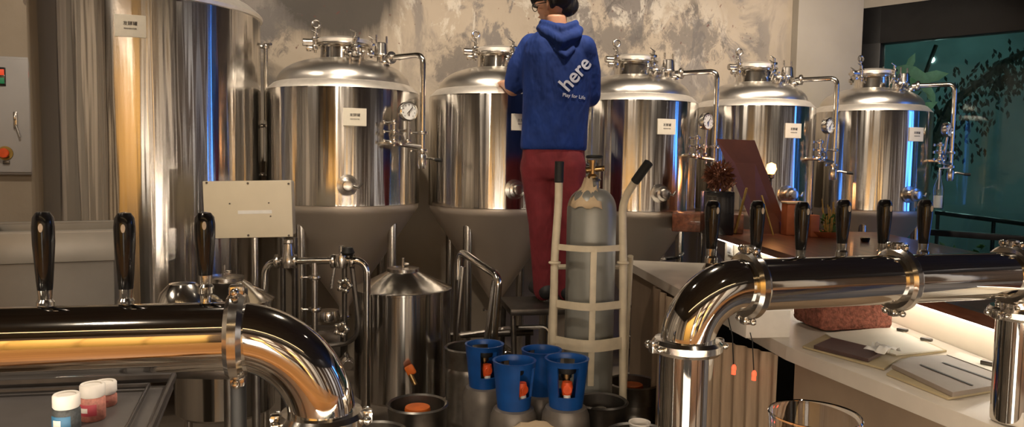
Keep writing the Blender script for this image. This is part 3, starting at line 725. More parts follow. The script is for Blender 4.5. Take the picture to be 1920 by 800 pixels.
# hand truck with gas cylinder
tp2 = at(1106, 500, 3.2)
ht = empty('hand_truck', (tp2.x, tp2.y, 0), 0, 'cream painted steel hand truck with black grips carrying gas cylinder', 'hand truck')
def L5(px, py, Y): v = at(px, py, Y); return v - Vector((tp2.x, tp2.y, 0))
Yf, Yb = 3.08, 3.36
def rail(pts, r=.0165): return B().tube(pts, r, 12, bend=.06)
lr = rail([L5(1035, 760, 3.1), L5(1040, 480, 3.08), L5(1047, 385, 3.08), L5(1048, 340, 3.08)]).out('rail', 'cream', ht)
B().cyl(L5(1048, 342, 3.08), L5(1049, 302, 3.08), .019).out('grip', 'rubber', lr)
rr = rail([L5(1168, 760, 3.1), L5(1168, 480, 3.08), L5(1167, 378, 3.08), L5(1192, 338, 3.04)]).out('rail', 'cream', ht)
B().cyl(L5(1190, 341, 3.04), L5(1217, 304, 3.0), .019).out('grip', 'rubber', rr)
for px, yy in ((1028, 3.25), (1170, 3.3)):
    B().tube([L5(px - 2, 780, yy), L5(px + 6, 600, yy), L5(px + 12, 480, 3.15)], .013, 10).out('rear_rail', 'cream', ht)
for i, (py, hgt) in enumerate(((462, 11), (568, 14), (640, 22))):
    xl, xr = 1041, 1168; n = 12; b = B(); hh_ = hgt / 1400 * 3.1
    rows = []
    for k in range(n + 1):
        u = k / n; px = xl + (xr - xl) * u; Y = 3.08 - .075 * math.sin(PI * u)
        q = L5(px, py, Y); q.z = L5(xl, py, 3.08).z
        rows.append([b.bm.verts.new(q + Vector((0, dy, dz))) for dy, dz in ((0, -hh_ / 2), (0, hh_ / 2), (.008, hh_ / 2), (.008, -hh_ / 2))])
    for A, C in zip(rows, rows[1:]):
        for j in range(4): b.bm.faces.new((A[j], A[(j + 1) % 4], C[(j + 1) % 4], C[j]))
    b.bm.faces.new(rows[0]); b.bm.faces.new(rows[-1]); b.out('cross_band', 'cream', ht)
q0 = L5(1112, 466, 3.0); q1 = L5(1110, 725, 3.0)
B().box(((q0.x + q1.x) / 2, q0.y + .012, (q0.z + q1.z) / 2), (.026, .008, q0.z - q1.z), bev=.003).out('centre_strap', 'cream', ht)
for px in (1040, 1168):
    b = B(); c = L5(px, 492, 3.08); b.torus(c, .02, .006, n=20, m=8); b.out('collar', 'cream', ht)
for py in (500, 575, 645):
    B().tube([L5(1035, py, 3.28), L5(1175, py, 3.30)], .012, 8).out('rear_bar', 'cream', ht)
B().box((0, -.02, .035), (.32, .26, .012), bev=.003).out('toe_plate', 'cream', ht)
for sx in (-.19, .19): B().lathe([(0, -.025), (.03, -.025), (.035, -.02), (.09, -.025), (.10, -.015), (.10, .015), (.09, .025), (.035, .02), (.03, .025), (0, .025)], (sx, .16, .10), 28, Matrix.Rotation(PI / 2, 3, 'Y')).out('wheel', 'rubber', ht)
B().cyl((-.19, .16, .10), (.19, .16, .10), .012).out('axle', 'dark_steel', ht)
# cylinder
gp = at(1107, 500, 3.2)
gc = empty('gas_cylinder', (gp.x, gp.y, .042), 0, 'tall grey gas cylinder with brass valve strapped on hand truck', 'gas cylinder')
zs_ = at(1107, 395, 3.2).z - .042; ztp = at(1107, 352, 3.2).z - .042
B().lathe([(0, 0), (.09, 0), (.106, .02), (.106, zs_ - .01)] + [(.106 * math.cos(a) ** .7 if a < 1.4 else .03, zs_ + (ztp - zs_) * math.sin(a)) for a in [i / 10 * 1.4 for i in range(1, 11)]] + [(.028, ztp + .03), (0, ztp + .03)], n=48).out('body', 'cyl', gc)
vt = at(1113, 292, 3.2).z - .042
b = B().lathe([(.02, ztp + .02), (.024, ztp + .05), (.014, ztp + .06), (.014, vt - .03), (.02, vt - .03), (.02, vt - .018), (0, vt - .018)], n=16)
b.cyl((-.03, 0, ztp + .075), (.05, 0, ztp + .085), .012).cyl((.0, 0, vt - .06), (.04, -.01, vt - .055), .01); vb = b.out('valve', 'brass', gc)
b = B().torus((.006, 0, vt - .004), .03, .007, n=24, m=8)
for i in range(4): a = i * PI / 2; b.cyl((.006, 0, vt - .004), (.006 + .03 * math.cos(a), .03 * math.sin(a), vt - .004), .005, n=6)
b.out('hand_wheel', 'rubber', vb)
# paper tag wrapped on the shoulder
n = 10; b = B(); rows = []
for k in range(n + 1):
    a = -1.25 + 1.55 * k / n
    row = []
    for j, (r, z) in enumerate(((.112, zs_ + .02), (.098, zs_ + .05), (.052, ztp + .0), (.036, ztp + .045))):
        if j == 3 and k > n * .75: r, z = .05, ztp + .01
        row.append(b.bm.verts.new((r * math.sin(a), -r * math.cos(a), z + .006 * math.sin(k * 1.7 + j))))
    rows.append(row)
for A, C in zip(rows, rows[1:]):
    for j in range(3): b.bm.faces.new((A[j], A[j + 1], C[j + 1], C[j]))
tg = b.out('paper_tag', 'cardboard', gc); md = tg.modifiers.new('t', 'SOLIDIFY'); md.thickness = .002
b = B().torus((0, 0, ztp + .035), .033, .005, n=20, m=6); b.out('neck_ring', 'dark_steel', gc)

# ------------------------------------------------------------------ blue-collared gas bottles
def blue_bottle(px, py, Y, rz, label, proto=None):
    p = at(px, py, Y); z1 = p.z
    t = empty('gas_bottle', (p.x, p.y, 0), rz, label, 'gas bottle', 'small gas bottles with blue collars')
    hz = z1                                    # centre height of collar
    b = B().lathe([(0, .0), (.075, 0), (.086, .012), (.09, .03), (.09, hz - .16), (.086, hz - .125), (.075, hz - .10), (.04, hz - .088), (0, hz - .085)], n=40)
    b.out('body', 'bottle_steel', t)
    # collar: cylinder shell with one opening towards the front and one at the back
    R = .073; n = 36; b = B(); z0, z2 = hz - .095, hz + .082; cuts = [(-.42, .42), (PI - .5, PI + .5)]
    def incut(a):
        a = (a + PI) % (2 * PI) - PI
        return abs(a) < .56 or abs(a) > PI - .5
    levels = [z0, z0 + .012, z0 + .046, z2 - .020, z2 - .006, z2]
    vi, vo = [], []
    for li, z in enumerate(levels):
        f = .84 + .26 * (z - z0) / (z2 - z0)
        if li == len(levels) - 1: f += .02
        vo.append([b.bm.verts.new(((R * f) * math.sin(2 * PI * k / n), -(R * f) * math.cos(2 * PI * k / n), z)) for k in range(n)])
        vi.append([b.bm.verts.new(((R * f - .009) * math.sin(2 * PI * k / n), -(R * f - .009) * math.cos(2 * PI * k / n), z)) for k in range(n)])
    for li in range(len(levels) - 1):
        for k in range(n):
            if 2 <= li <= 2 and incut(2 * PI * (k + .5) / n): continue
            j = (k + 1) % n
            b.bm.faces.new((vo[li][k], vo[li][j], vo[li + 1][j], vo[li + 1][k])); b.bm.faces.new((vi[li][k], vi[li + 1][k], vi[li + 1][j], vi[li][j]))
    for k in range(n):
        j = (k + 1) % n
        b.bm.faces.new((vo[-1][k], vo[-1][j], vi[-1][j], vi[-1][k])); b.bm.faces.new((vo[0][k], vi[0][k], vi[0][j], vo[0][j]))
        if incut(2 * PI * (k + .5) / n):
            b.bm.faces.new((vo[2][k], vo[2][j], vi[2][j], vi[2][k])); b.bm.faces.new((vo[3][k], vi[3][k], vi[3][j], vo[3][j]))
            for kk, prev in ((k, k - 1), (j, j)):
                if not incut(2 * PI * (prev + .5) / n): b.bm.faces.new((vo[2][kk], vi[2][kk], vi[3][kk], vo[3][kk]))
    b.out('collar', 'blue_p', t)
    vv = B().lathe([(0, hz - .09), (.02, hz - .09), (.022, hz - .05), (.014, hz - .045), (.014, hz + .01), (.02, hz + .012), (.02, hz + .03), (0, hz + .03)], n=16)
    vv.cyl((0, 0, hz - .02), (0, -.045, hz - .02), .010).out('valve', 'brass', t)
    b = B().lathe([(0, hz + .03), (.034, hz + .03), (.036, hz + .036), (.034, hz + .05), (0, hz + .052)], n=20); b.out('hand_wheel', 'rubber', t)
    B().cyl((0, -.04, hz - .02), (0, -.058, hz - .02), .017).lathe([(0, -.05), (.016, -.05), (.022, -.02), (.018, 0), (0, 0)], (0, -.038, hz + .005), 14).out('red_cap', 'red_p', t)
    B().cyl((0, -.045, hz - .062), (0, -.045, hz - .04), .013).out('white_seal', 'white_p', t)
    return t
blue_bottle(908, 680, 3.05, .35, 'blue collared gas bottle, leftmost and rear of the four')
blue_bottle(1015, 692, 2.93, .9, 'blue collared gas bottle at the back, next to hand truck')
blue_bottle(964, 715, 2.72, .8, 'blue collared gas bottle in front, collar opening turned to right')
blue_bottle(1062, 712, 2.68, 0, 'blue collared gas bottle, rightmost, red cap facing camera')
# crumpled tan paper lying over the front bottles
q = at(1005, 790, 2.62); b = B(); rows = []; rnd = random.Random(11)
for i in range(9):
    rows.append([b.bm.verts.new((q.x + (i - 4) * .028, q.y + (j - 3) * .022, q.z - .02 + .022 * math.cos((i - 4) * .5) + rnd.uniform(-.006, .006) - .02 * abs(j - 3) / 3)) for j in range(7)])
for A, C in zip(rows, rows[1:]):
    for j in range(6): b.bm.faces.new((A[j], A[j + 1], C[j + 1], C[j]))
o = b.out('crumpled_paper', 'cardboard'); o.modifiers.new('t', 'SOLIDIFY').thickness = .002
tag(o, 'crumpled tan paper lying across the shoulders of the front gas bottles', 'paper')

# ------------------------------------------------------------------ kegs on the floor
def keg(px, py, Y, cap, label, R=.118, zt=None, m='keg'):
    p = at(px, py, Y); zt = zt or p.z
    t = empty('beer_keg', (p.x, p.y, 0), 0, label, 'keg', 'slim steel kegs on the floor')
    B().lathe([(0, .03), (.09, .03), (R - .01, .05), (R - .004, .08), (R - .006, .18), (R, .19), (R, .21), (R - .006, .22), (R - .006, zt - .12), (R - .012, zt - .08), (.08, zt - .052), (0, zt - .045)], n=48).out('body', m, t)
    B().lathe([(R - .004, zt - .09), (R - .002, zt - .008), (R + .003, zt), (R - .004, zt + .006), (R - .012, zt), (R - .010, zt - .085)], n=48).out('top_rim', m, t)
    B().lathe([(R - .012, .09), (R - .006, .0), (R, .004), (R - .004, .09)], n=48).out('bottom_rim', m, t)
    if cap: B().lathe([(0, zt - .045), (.048, zt - .045), (.051, zt - .02), (.048, zt - .010), (.02, zt - .006), (0, zt - .008)], n=20).out('cap', 'orange', t)
    else: B().lathe([(0, zt - .048), (.03, zt - .048), (.03, zt - .03), (.02, zt - .025), (0, zt - .028)], n=20).out('spear', 'fit', t)
    return t
keg(783, 757, 2.85, 1, 'slim steel keg with orange cap in front of conical lid vessel')
keg(1187, 716, 3.65, 1, 'short steel keg with orange cap between hand truck and curtain', R=.128)
keg(880, 650, 3.55, 0, 'slim uncapped steel keg behind the leftmost blue collared bottle')
keg(1127, 752, 2.88, 0, 'slim dark steel keg in front of the hand truck', R=.105, m='dark_steel')
keg(703, 812, 2.55, 0, 'slim steel keg nearest the left pipe elbow')
kc = keg(1198, 836, 2.42, 0, 'slim steel keg at bottom edge with white cup on it', zt=.545)
cup = B().lathe([(0, 0), (.024, 0), (.026, .004), (.034, .072), (.037, .076), (.036, .08), (.033, .078), (.024, .008), (0, .006)], (0, 0, 0), 28).out('paper_cup', 'white_p')
cpz = at(1195, 790, 2.42); cup.location = (kc.location.x, kc.location.y, .52); cup.scale = (1, 1, (cpz.z - .52) / .08)
tag(cup, 'small white cup at bottom edge beside the right tap pipe', 'cup')
b = B().tube([at(860, 628, 3.9), at(960, 614, 3.9), at(1030, 612, 3.85), at(1036, 700, 3.8)], .011, 8, bend=.05)
pr = b.out('floor_pipe', 'fit'); tag(pr, 'low horizontal steel pipe behind the blue collared bottles', 'pipe')
pr2 = B().tube([at(843, 628, 4.1), at(1000, 622, 4.1)], .02, 10)
pr2.cyl(Vector((at(850, 628, 4.1).x, at(850, 628, 4.1).y, 0)), at(850, 628, 4.1), .015).cyl(Vector((at(990, 622, 4.1).x, at(990, 622, 4.1).y, 0)), at(990, 622, 4.1), .015)
tag(pr2.out('pipe_stand', 'dark_steel'), 'dark steel pipe on short stands below the man', 'pipe')

# ------------------------------------------------------------------ person on a step
PY = 4.02
pp = at(1018, 560, PY)
ZP = pp.z
sp = empty('step_platform', (pp.x, pp.y, 0), RZ * .6, 'dark steel step platform the man in blue stands on', 'step')
B().box((.02, .0, ZP - .035), (.46, .36, .035), bev=.006).out('tread', 'dark_steel', sp)
B().box((.02, -.22, ZP * .5), (.44, .16, .03), bev=.006).out('tread', 'dark_steel', sp)
for sx in (-.19, .23):
    for sy, dy in ((-.14, -.16), (.14, .10)): B().cyl((sx, sy + dy, 0), (sx, sy, ZP - .045), .014, n=12).out('leg', 'dark_steel', sp)
per = empty('person', (pp.x, pp.y, ZP), 0, 'man in blue hooded T-shirt and red trousers, back turned, working at tank', 'person')
PO = Vector((pp.x, pp.y, ZP))
def P3(px, py, dy=0.0): return at(px, py, PY + dy) - PO
def loft(b, rings, n=28):
    # rings: (center Vector, half width x, half depth y, yaw)
    R = []
    for c, a, d, yaw in rings:
        ring = []
        for k in range(n):
            t = 2 * PI * k / n; x = a * abs(math.cos(t)) ** .85 * (1 if math.cos(t) > 0 else -1); y = d * abs(math.sin(t)) ** .85 * (1 if math.sin(t) > 0 else -1)
            ring.append(b.bm.verts.new(c + Vector((x * math.cos(yaw) - y * math.sin(yaw), x * math.sin(yaw) + y * math.cos(yaw), 0))))
        R.append(ring)
    for A, C in zip(R, R[1:]):
        for k in range(n): b.bm.faces.new((A[k], A[(k + 1) % n], C[(k + 1) % n], C[k]))
    b.bm.faces.new(R[0]); b.bm.faces.new(R[-1])
    return b
def limb(b, pts, rad, n=16):
    # smooth tapered limb with sub-sampled path
    P = [Vector(p) for p in pts]; Q = []; Rr = []
    for i in range(len(P) - 1):
        for k in range(6): u = k / 6; Q.append(P[i].lerp(P[i + 1], u)); Rr.append(rad[i] + (rad[i + 1] - rad[i]) * u)
    Q.append(P[-1]); Rr.append(rad[-1]); b.tube(Q, Rr, n)
    for p, r in zip(P, rad): b.ball(p, r * .99, 14)
    return b
yaw = .18                                        # shoulders turned a little (left shoulder further from camera)
px_m = PY / FOC
def ring(cx, y, wpx, dep, dy=0): return (P3(cx, y, dy), wpx / 2 * px_m, dep, yaw)
# body
b = B()
head = P3(1043, 11, .03)
loft(b, [ring(1040, 285, 100, .09), ring(1042, 230, 96, .09), ring(1044, 170, 108, .10), ring(1046, 110, 118, .10), ring(1046, 80, 110, .085), ring(1044, 62, 60, .06), ring(1042, 50, 42, .055), ring(1041, 30, 42, .055)])
# head: skull, jaw, nose, turned to the left and slightly away
HY = Matrix.Rotation(math.radians(50), 3, 'Z')   # local +Y is the face direction (rotated towards -X)
def HP(x, y, z): return head + HY @ Vector((x, y, z))
b.ball(HP(0, -.01, .025), .092, 24, (.86, 1.05, 1.05)); b.ball(HP(0, .035, -.035), .068, 20, (.9, .95, 1.05)); b.ball(HP(0, .062, -.075), .030, 14)
b.ball(HP(0, .105, -.012), .016, 12, (.8, 1, 1.5)); b.ball(HP(0, .098, -.05), .018, 12, (1.3, .6, .5)); b.ball(HP(0, .085, .02), .05, 14, (1.1, .4, .35))
for sx in (-1, 1):
    b.ball(HP(sx * .082, -.005, -.008), .022, 12, (.45, .8, 1.35)); b.ball(HP(sx * .04, .07, -.02), .024, 12)
# arms
S1, E1, W1 = P3(990, 88, .05), P3(962, 166, .08), P3(948, 158, .30)
S2, E2, W2 = P3(1100, 92, -.02), P3(1108, 186, .06), P3(1070, 172, .30)
limb(b, [S1, E1, W1], [.055, .043, .028]); limb(b, [S2, E2, W2], [.055, .043, .028])
def hand(b, w, d, side):
    d = d.normalized(); up = Vector((0, 0, 1)); sd = d.cross(up).normalized() * side
    c = w + d * .045; b.ball(w + d * .02, .026, 12); b.ball(c, .036, 14, (1.05, 1.15, .55))
    for i, L in enumerate((.070, .078, .073, .058)):
        o = c + d * .025 + sd * (.027 - i * .018)
        b.tube([o, o + d * L * .45 + up * -.004, o + d * L * .75 - up * .018, o + d * L * .9 - up * .038], [.0095, .009, .0085, .0075], 8)
    o = w + d * .025 + sd * .03
    b.tube([o, o + sd * .025 + d * .02 - up * .008, o + sd * .028 + d * .05 - up * .02], [.012, .0105, .009], 8)
hand(b, W1, (W1 - E1), 1); hand(b, W2, (W2 - E2), -1)
# legs
H1, K1, A1_ = P3(1006, 300, .0), P3(1016, 420, -.01), P3(1020, 538, .02)
H2, K2, A2_ = P3(1068, 300, -.03), P3(1070, 418, -.05), P3(1062, 538, .0)
limb(b, [H1, K1, A1_], [.070, .050, .034]); limb(b, [H2, K2, A2_], [.070, .050, .034])
for A in (A1_, A2_):
    foot = Vector((A.x, A.y, .035)); limb(b, [A, foot, foot + Vector((-.05, .16, -.005))], [.034, .034, .026])
remeshed('body', b, 'skin', .0075, 3, per)
# shirt
b = B()
loft(b, [ring(1038, 282, 124, .115), ring(1038, 274, 126, .118), ring(1040, 240, 124, .120), ring(1043, 190, 126, .122), ring(1046, 140, 132, .125), ring(1047, 105, 134, .122), ring(1047, 82, 124, .105), ring(1045, 66, 92, .085), ring(1044, 55, 58, .072), ring(1043, 46, 50, .066)])
limb(b, [P3(998, 86, .04), P3(974, 126, .06), P3(966, 158, .08)], [.070, .068, .062])
limb(b, [P3(1094, 90, -.02), P3(1104, 135, .02), P3(1106, 180, .05)], [.070, .066, .060])
sh = remeshed('hooded_t_shirt', b, 'shirt', .009, 7, per)
# hood bunched on the back of the neck
b = B()
hx = P3(1046, 62, -.085)
limb(b, [P3(1012, 53, -.01), P3(1022, 60, -.075), P3(1050, 78, -.115), P3(1080, 66, -.09), P3(1087, 56, -.02)], [.022, .03, .034, .03, .022])
limb(b, [P3(1016, 42, .0), P3(1028, 46, -.06), P3(1052, 56, -.09), P3(1074, 47, -.06), P3(1080, 43, -.0)], [.018, .022, .026, .022, .018])
limb(b, [P3(1040, 92, -.115), P3(1060, 106, -.118), P3(1075, 92, -.10)], [.016, .020, .016])
b.ball(P3(1058, 80, -.085), .05, 16, (1.2, .7, .9))
remeshed('hood', b, 'shirt', .008, 4, per)
# trousers
b = B()
loft(b, [ring(1038, 268, 116, .105), ring(1038, 290, 118, .112), ring(1038, 315, 120, .115), ring(1038, 335, 112, .10)])
limb(b, [P3(1008, 310), K1, P3(1019, 545, .02)], [.098, .073, .056]); limb(b, [P3(1066, 310, -.03), K2, P3(1062, 545, 0)], [.096, .073, .056])
remeshed('trousers', b, 'pants', .009, 6, per)
# hair
b = B(); b.ball(HP(0, -.022, .045), .1, 26, (.90, 1.06, .98)); b.ball(HP(0, -.062, -.005), .062, 18, (1.15, .7, 1.0))
b.ball(HP(0, .06, .092), .045, 16, (1.5, 1.0, .6))
for sx in (-1, 1): b.ball(HP(sx * .07, -.028, .01), .035, 14, (.6, 1, 1.2))
remeshed('hair', b, 'hair', .006, 2, per)
b = B(); b.torus(HP(.035, .118, .0), .022, .0022, HY @ Vector((0, 1, 0)), n=22, m=6); b.torus(HP(-.035, .118, .0), .022, .0022, HY @ Vector((0, 1, 0)), n=22, m=6)
b.tube([HP(-.013, .118, .003), HP(.013, .118, .003)], .0022, 6)
for sx in (-1, 1): b.tube([HP(sx * .057, .118, .004), HP(sx * .084, .06, .004), HP(sx * .086, -.005, .004), HP(sx * .084, -.03, -.02)], .0025, 6)
b.out('glasses', 'black', per)
b = B(); b.tube([HP(0, .10, .075), HP(0, .15, .062), HP(0, .175, .05)], [.07, .066, .045], 20, flat=.09); b.out('cap_visor', 'black', per)
for A in (A1_, A2_):
    b = B(); f = Vector((A.x, A.y, 0)); dv_ = Vector((-.30, .95, 0)).normalized()
    limb(b, [f - dv_ * .035 + Vector((0, 0, .045)), f + dv_ * .06 + Vector((0, 0, .045)), f + dv_ * .17 + Vector((0, 0, .034))], [.045, .046, .034]); b.cyl(f + Vector((0, 0, .05)), f + Vector((0, 0, .10)), .046, .042)
    s_ = remeshed('shoe', b, 'shoe', .008, 3, per)
# lettering on the back of the shirt
bvh = BVHTree.FromPolygons([v.co.copy() for v in sh.data.vertices], [tuple(p.vertices) for p in sh.data.polygons])
def print_on(body, cx, cy, size, rot, bold, name):
    t = text_mesh(name, body, size, 'print', sh, Matrix.Rotation(rot, 4, 'Z'), .0005, bold)
    tb = bmesh.new(); tb.from_mesh(t.data)
    for _ in range(4):
        es = [e for e in tb.edges if e.calc_length() > .005]
        if es: bmesh.ops.subdivide_edges(tb, edges=es, cuts=1); bmesh.ops.triangulate(tb, faces=tb.faces)
    tb.to_mesh(t.data); tb.free()
    o = P3(cx, cy, -.12)
    for v in t.data.vertices:
        q = Vector((o.x + v.co.x, o.y - .4, o.z + v.co.y)); h = bvh.ray_cast(q, Vector((0, 1, 0)))
        v.co = (h[0] + Vector((0, -.0045 - v.co.z, 0))) if h[0] else Vector((q.x, P3(cx, cy, -.12).y, q.z))
    return t
print_on('here', 1080, 138, .108, math.radians(50), .0018, 'back_print')
print_on('Play for Life', 1077, 180, .026, math.radians(-5), .0003, 'small_print')

# ------------------------------------------------------------------ right-hand counter, ledge and things on it
WZ = .88
wk = empty('worktop', (1.1, 3.0, 0), 0, 'long pale stone worktop running towards camera under lit ledge', 'worktop')
def O(v, base): return Vector(v) - Vector((base[0], base[1], 0))
wb_ = (1.1, 3.0)
A = atz(1170, 487, WZ); Bq = atz(1474, 648, WZ); Cq = atz(1868, 800, WZ); D2 = atz(1990, 850, WZ)
LZ = 1.03
l0 = atz(1345, 436, LZ); l1 = atz(1903, 606, LZ); dl = (l0 - l1).normalized()
near = l1 - dl * .6; farp = l0 + dl * .06
backN = near + Vector((.066, 0, WZ - LZ)); far = near.lerp(farp, .88) + Vector((.066, 0, WZ - LZ)); backM = backN.lerp(far, .5)
D2 = Vector((D2.x, max(D2.y, near.y + .01), WZ)) if D2.y < near.y else D2
B().prism([O(v, wb_) for v in (A, Bq, Cq, D2, backN, backM, far)], -.045).out('stone_top', 'stone', wk, smooth=False)
# front lip
def strip(a, c, h, th, m, name, parent, base):
    a = O(a, base); c = O(c, base); d = (c - a); nrm = Vector((-d.y, d.x, 0)).normalized() * th
    return B().prism([a, c, c + nrm, a + nrm], -h).out(name, m, parent, smooth=False)
# cabinet beneath
b = B()
def off(v, dx, z): return O((v.x + dx, v.y, z), wb_)
B().prism([off(Bq, .03, WZ - .046), off(D2, .03, WZ - .046), off(backN, -.02, WZ - .046), off(backM, -.02, WZ - .046)], -(WZ - .13)).out('cabinet_panel', 'cab', wk, smooth=False)
B().prism([off(A, .05, WZ - .046), off(A.lerp(Bq, .42), .05, WZ - .046), off(A.lerp(Bq, .42), .12, WZ - .046), off(A, .12, WZ - .046)], -(WZ - .1)).out('side_panel', 'cab', wk, smooth=False)
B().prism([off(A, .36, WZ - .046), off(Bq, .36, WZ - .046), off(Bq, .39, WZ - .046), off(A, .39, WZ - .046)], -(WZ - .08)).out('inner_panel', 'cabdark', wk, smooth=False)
# drawn linen curtain below the worktop
def curtain(pa, pb, zt0, zt1, zb, folds, amp, label, wob=0):
    pa = Vector(pa); pb = Vector(pb); d = pb - pa; nrm = Vector((-d.y, d.x, 0)).normalized(); b = B(); n = folds * 10; rows = []
    for i in range(n + 1):
        u = i / n; zt_ = zt0 + (zt1 - zt0) * u
        row = []
        for j in range(9):
            v = j / 8; a = amp * (.5 + .8 * v)
            q = pa + d * u + nrm * (a * math.sin(u * folds * 2 * PI + .6 * math.sin(3 * v + u * 4)))
            row.append(b.bm.verts.new((q.x - pa.x, q.y - pa.y, zt_ + (zb - zt_) * v)))
        rows.append(row)
    for A_, C_ in zip(rows, rows[1:]):
        for j in range(8): b.bm.faces.new((A_[j], A_[j + 1], C_[j + 1], C_[j]))
    o = b.out('curtain', 'curtain', loc=(pa.x, pa.y, 0)); o.modifiers.new('t', 'SOLIDIFY').thickness = .003
    return tag(o, label, 'curtain')
c1a, c1b = at(1325, 640, 2.62), at(1460, 665, 2.38)
curtain((c1a.x, c1a.y, 0), (c1b.x, c1b.y, 0), at(1325, 632, 2.62).z, c1b.z, .06, 6, .013, 'tan linen curtain under worktop right of the tap pipe leg')
c2a, c2b = at(1224, 550, 3.75), at(1266, 560, 3.25)
curtain((c2a.x, c2a.y, 0), (c2b.x, c2b.y, 0), at(1212, 545, 3.6).z, at(1250, 560, 3.3).z, .06, 4, .014, 'tan linen curtain under worktop left of the tap pipe leg')
for i, (px, py) in enumerate(((1376, 690), (1414, 701))):
    pq = at(px, py, 2.36); o = B().ball((0, 0, 0), .008, 12, (1, .6, 1.6)).lathe([(0, 0), (.007, 0), (.007, .01), (0, .01)], (0, .002, -.02), 10).out('indicator_lamp', 'redled', loc=pq)
    # red reflections on the curtain, made as glowing beads on an added cable
    B().tube([(0, .004, .008), (0, .03, .10), (0, .12, .18)], .0018, 6).out('cable', 'rubber', o)
    tag(o, ['small red indicator light hanging at curtain, left one', 'small red indicator light hanging at curtain, right one'][i], 'light', 'red indicator lights by the curtain')

# ledge (bar top) with backsplash and LED
lg = empty('raised_bar_ledge', (1.9, 3.5, 0), 0, 'red-brown wooden bar ledge above worktop, white light strip beneath its edge', 'bar ledge')
lb = (1.9, 3.5)
farR = Vector((2.33, 4.72, LZ)); nearR = Vector((2.1, near.y, LZ))
B().prism([O(v, lb) for v in (near, farp, Vector((1.30, 4.80, LZ)), farR, Vector((2.30, 3.2, LZ)), nearR)], -.035).out('wood_top', 'wood', lg, smooth=False)
inn = Vector((.07, 0, 0))
B().prism([O(near + inn - Vector((0, 0, .036)), lb), O(farp + inn - Vector((0, 0, .036)), lb), O(farp + inn + Vector((.03, 0, -.036)), lb), O(near + inn + Vector((.03, 0, -.036)), lb)], -(LZ - WZ + .12)).out('backsplash', 'splash', lg, smooth=False)
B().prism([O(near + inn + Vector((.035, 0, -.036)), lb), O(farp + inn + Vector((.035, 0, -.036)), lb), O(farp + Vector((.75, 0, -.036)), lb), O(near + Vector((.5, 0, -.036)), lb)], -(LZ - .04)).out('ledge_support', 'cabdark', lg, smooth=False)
z_ = -.036
led = B().prism([O(near + Vector((.012, 0, z_)), lb), O(farp + Vector((.012, 0, z_)), lb), O(farp + Vector((.030, 0, z_)), lb), O(near + Vector((.030, 0, z_)), lb)], -.008).out('led_strip', 'led', lg, smooth=False)
# sockets on the far part of the backsplash
for k in range(5):
    q = l0.lerp(l1, .02 + .085 * k) + inn + Vector((-.006, 0, -.095)); q = O(q, lb); ang = math.atan2(dl.y, dl.x)
    sk = B().box(q, (.10, .008, .07), rz=ang, bev=.004).out('socket_plate', 'white_p', lg)
    B().box(q + Vector((-.005, 0, 0)), (.055, .006, .035), rz=ang, bev=.002).out('socket_face', 'box_grey', sk)
# wooden riser at the far end of the ledge
rz0, rz1 = at(1268, 396, 4.66), at(1375, 408, 4.50)
ris = B().box((0, 0, (LZ + rz0.z) / 2), (.42, .18, rz0.z - LZ), bev=.008).out('wooden_riser', 'wood', loc=((rz0.x + rz1.x) / 2 + .02, (rz0.y + rz1.y) / 2, 0), rz=math.radians(-14))
tag(ris, 'low wooden block at far end of the bar ledge under black planter', 'block')
# black planter with dried flower head
fp = at(1345, 385, 4.42); fz = at(1345, 398, 4.42).z
pt = empty('dried_flower_planter', (fp.x, fp.y, LZ), 0, 'black box planter with fuzzy brown dried flower head, left of tilted board', 'planter')
ph = at(1345, 358, 4.42).z - LZ
B().box((0, 0, ph / 2), (.165, .14, ph), bev=.008).out('box', 'black', pt)
fc = at(1348, 328, 4.42) - Vector((fp.x, fp.y, LZ)); b = B(); rnd = random.Random(5)
for i in range(420):
    d = Vector((rnd.gauss(0, 1), rnd.gauss(0, 1), rnd.gauss(0, .8))).normalized(); r = rnd.uniform(.04, .088)
    w = d.cross(Vector((rnd.random(), rnd.random(), rnd.random()))).normalized() * .007
    c = fc + d * r; b.bm.faces.new([b.bm.verts.new(v) for v in (c - d * .02, c + w, c + d * .022, c - w)])
b.ball(fc, .045, 12); b.out('flower_head', 'flower', pt, smooth=False)
b = B().tube([(0, 0, ph), fc], .005, 6)
for i in range(14): a = i * .45; b.tube([(.02 * math.cos(a), .02 * math.sin(a), ph - .01), (.09 * math.cos(a) + .02, .05 * math.sin(a), ph + .05 + .03 * math.sin(i * 2.1))], .004, 5)
b.out('stems', 'flower', pt)
# warm lamp behind the board
lp = at(1446, 320, 4.66)
lm = empty('table_lamp', (lp.x, lp.y, LZ), 0, 'small glowing orange bulb lamp behind tilted brown board', 'lamp')
hz = lp.z - LZ
B().lathe([(0, 0), (.05, 0), (.05, .012), (.008, .02), (.008, hz - .05), (.02, hz - .045), (.02, hz - .02), (0, hz - .02)], n=20).out('stand', 'black', lm)
B().lathe([(0, hz - .03), (.018, hz - .02), (.032, hz + .01), (.026, hz + .04), (0, hz + .052)], n=20).out('bulb', 'bulb', lm)
pl_light('lamp_glow', (lp.x + .01, lp.y - .05, lp.z + .0), 2.2, (1.0, 0.42, 0.14), .03)
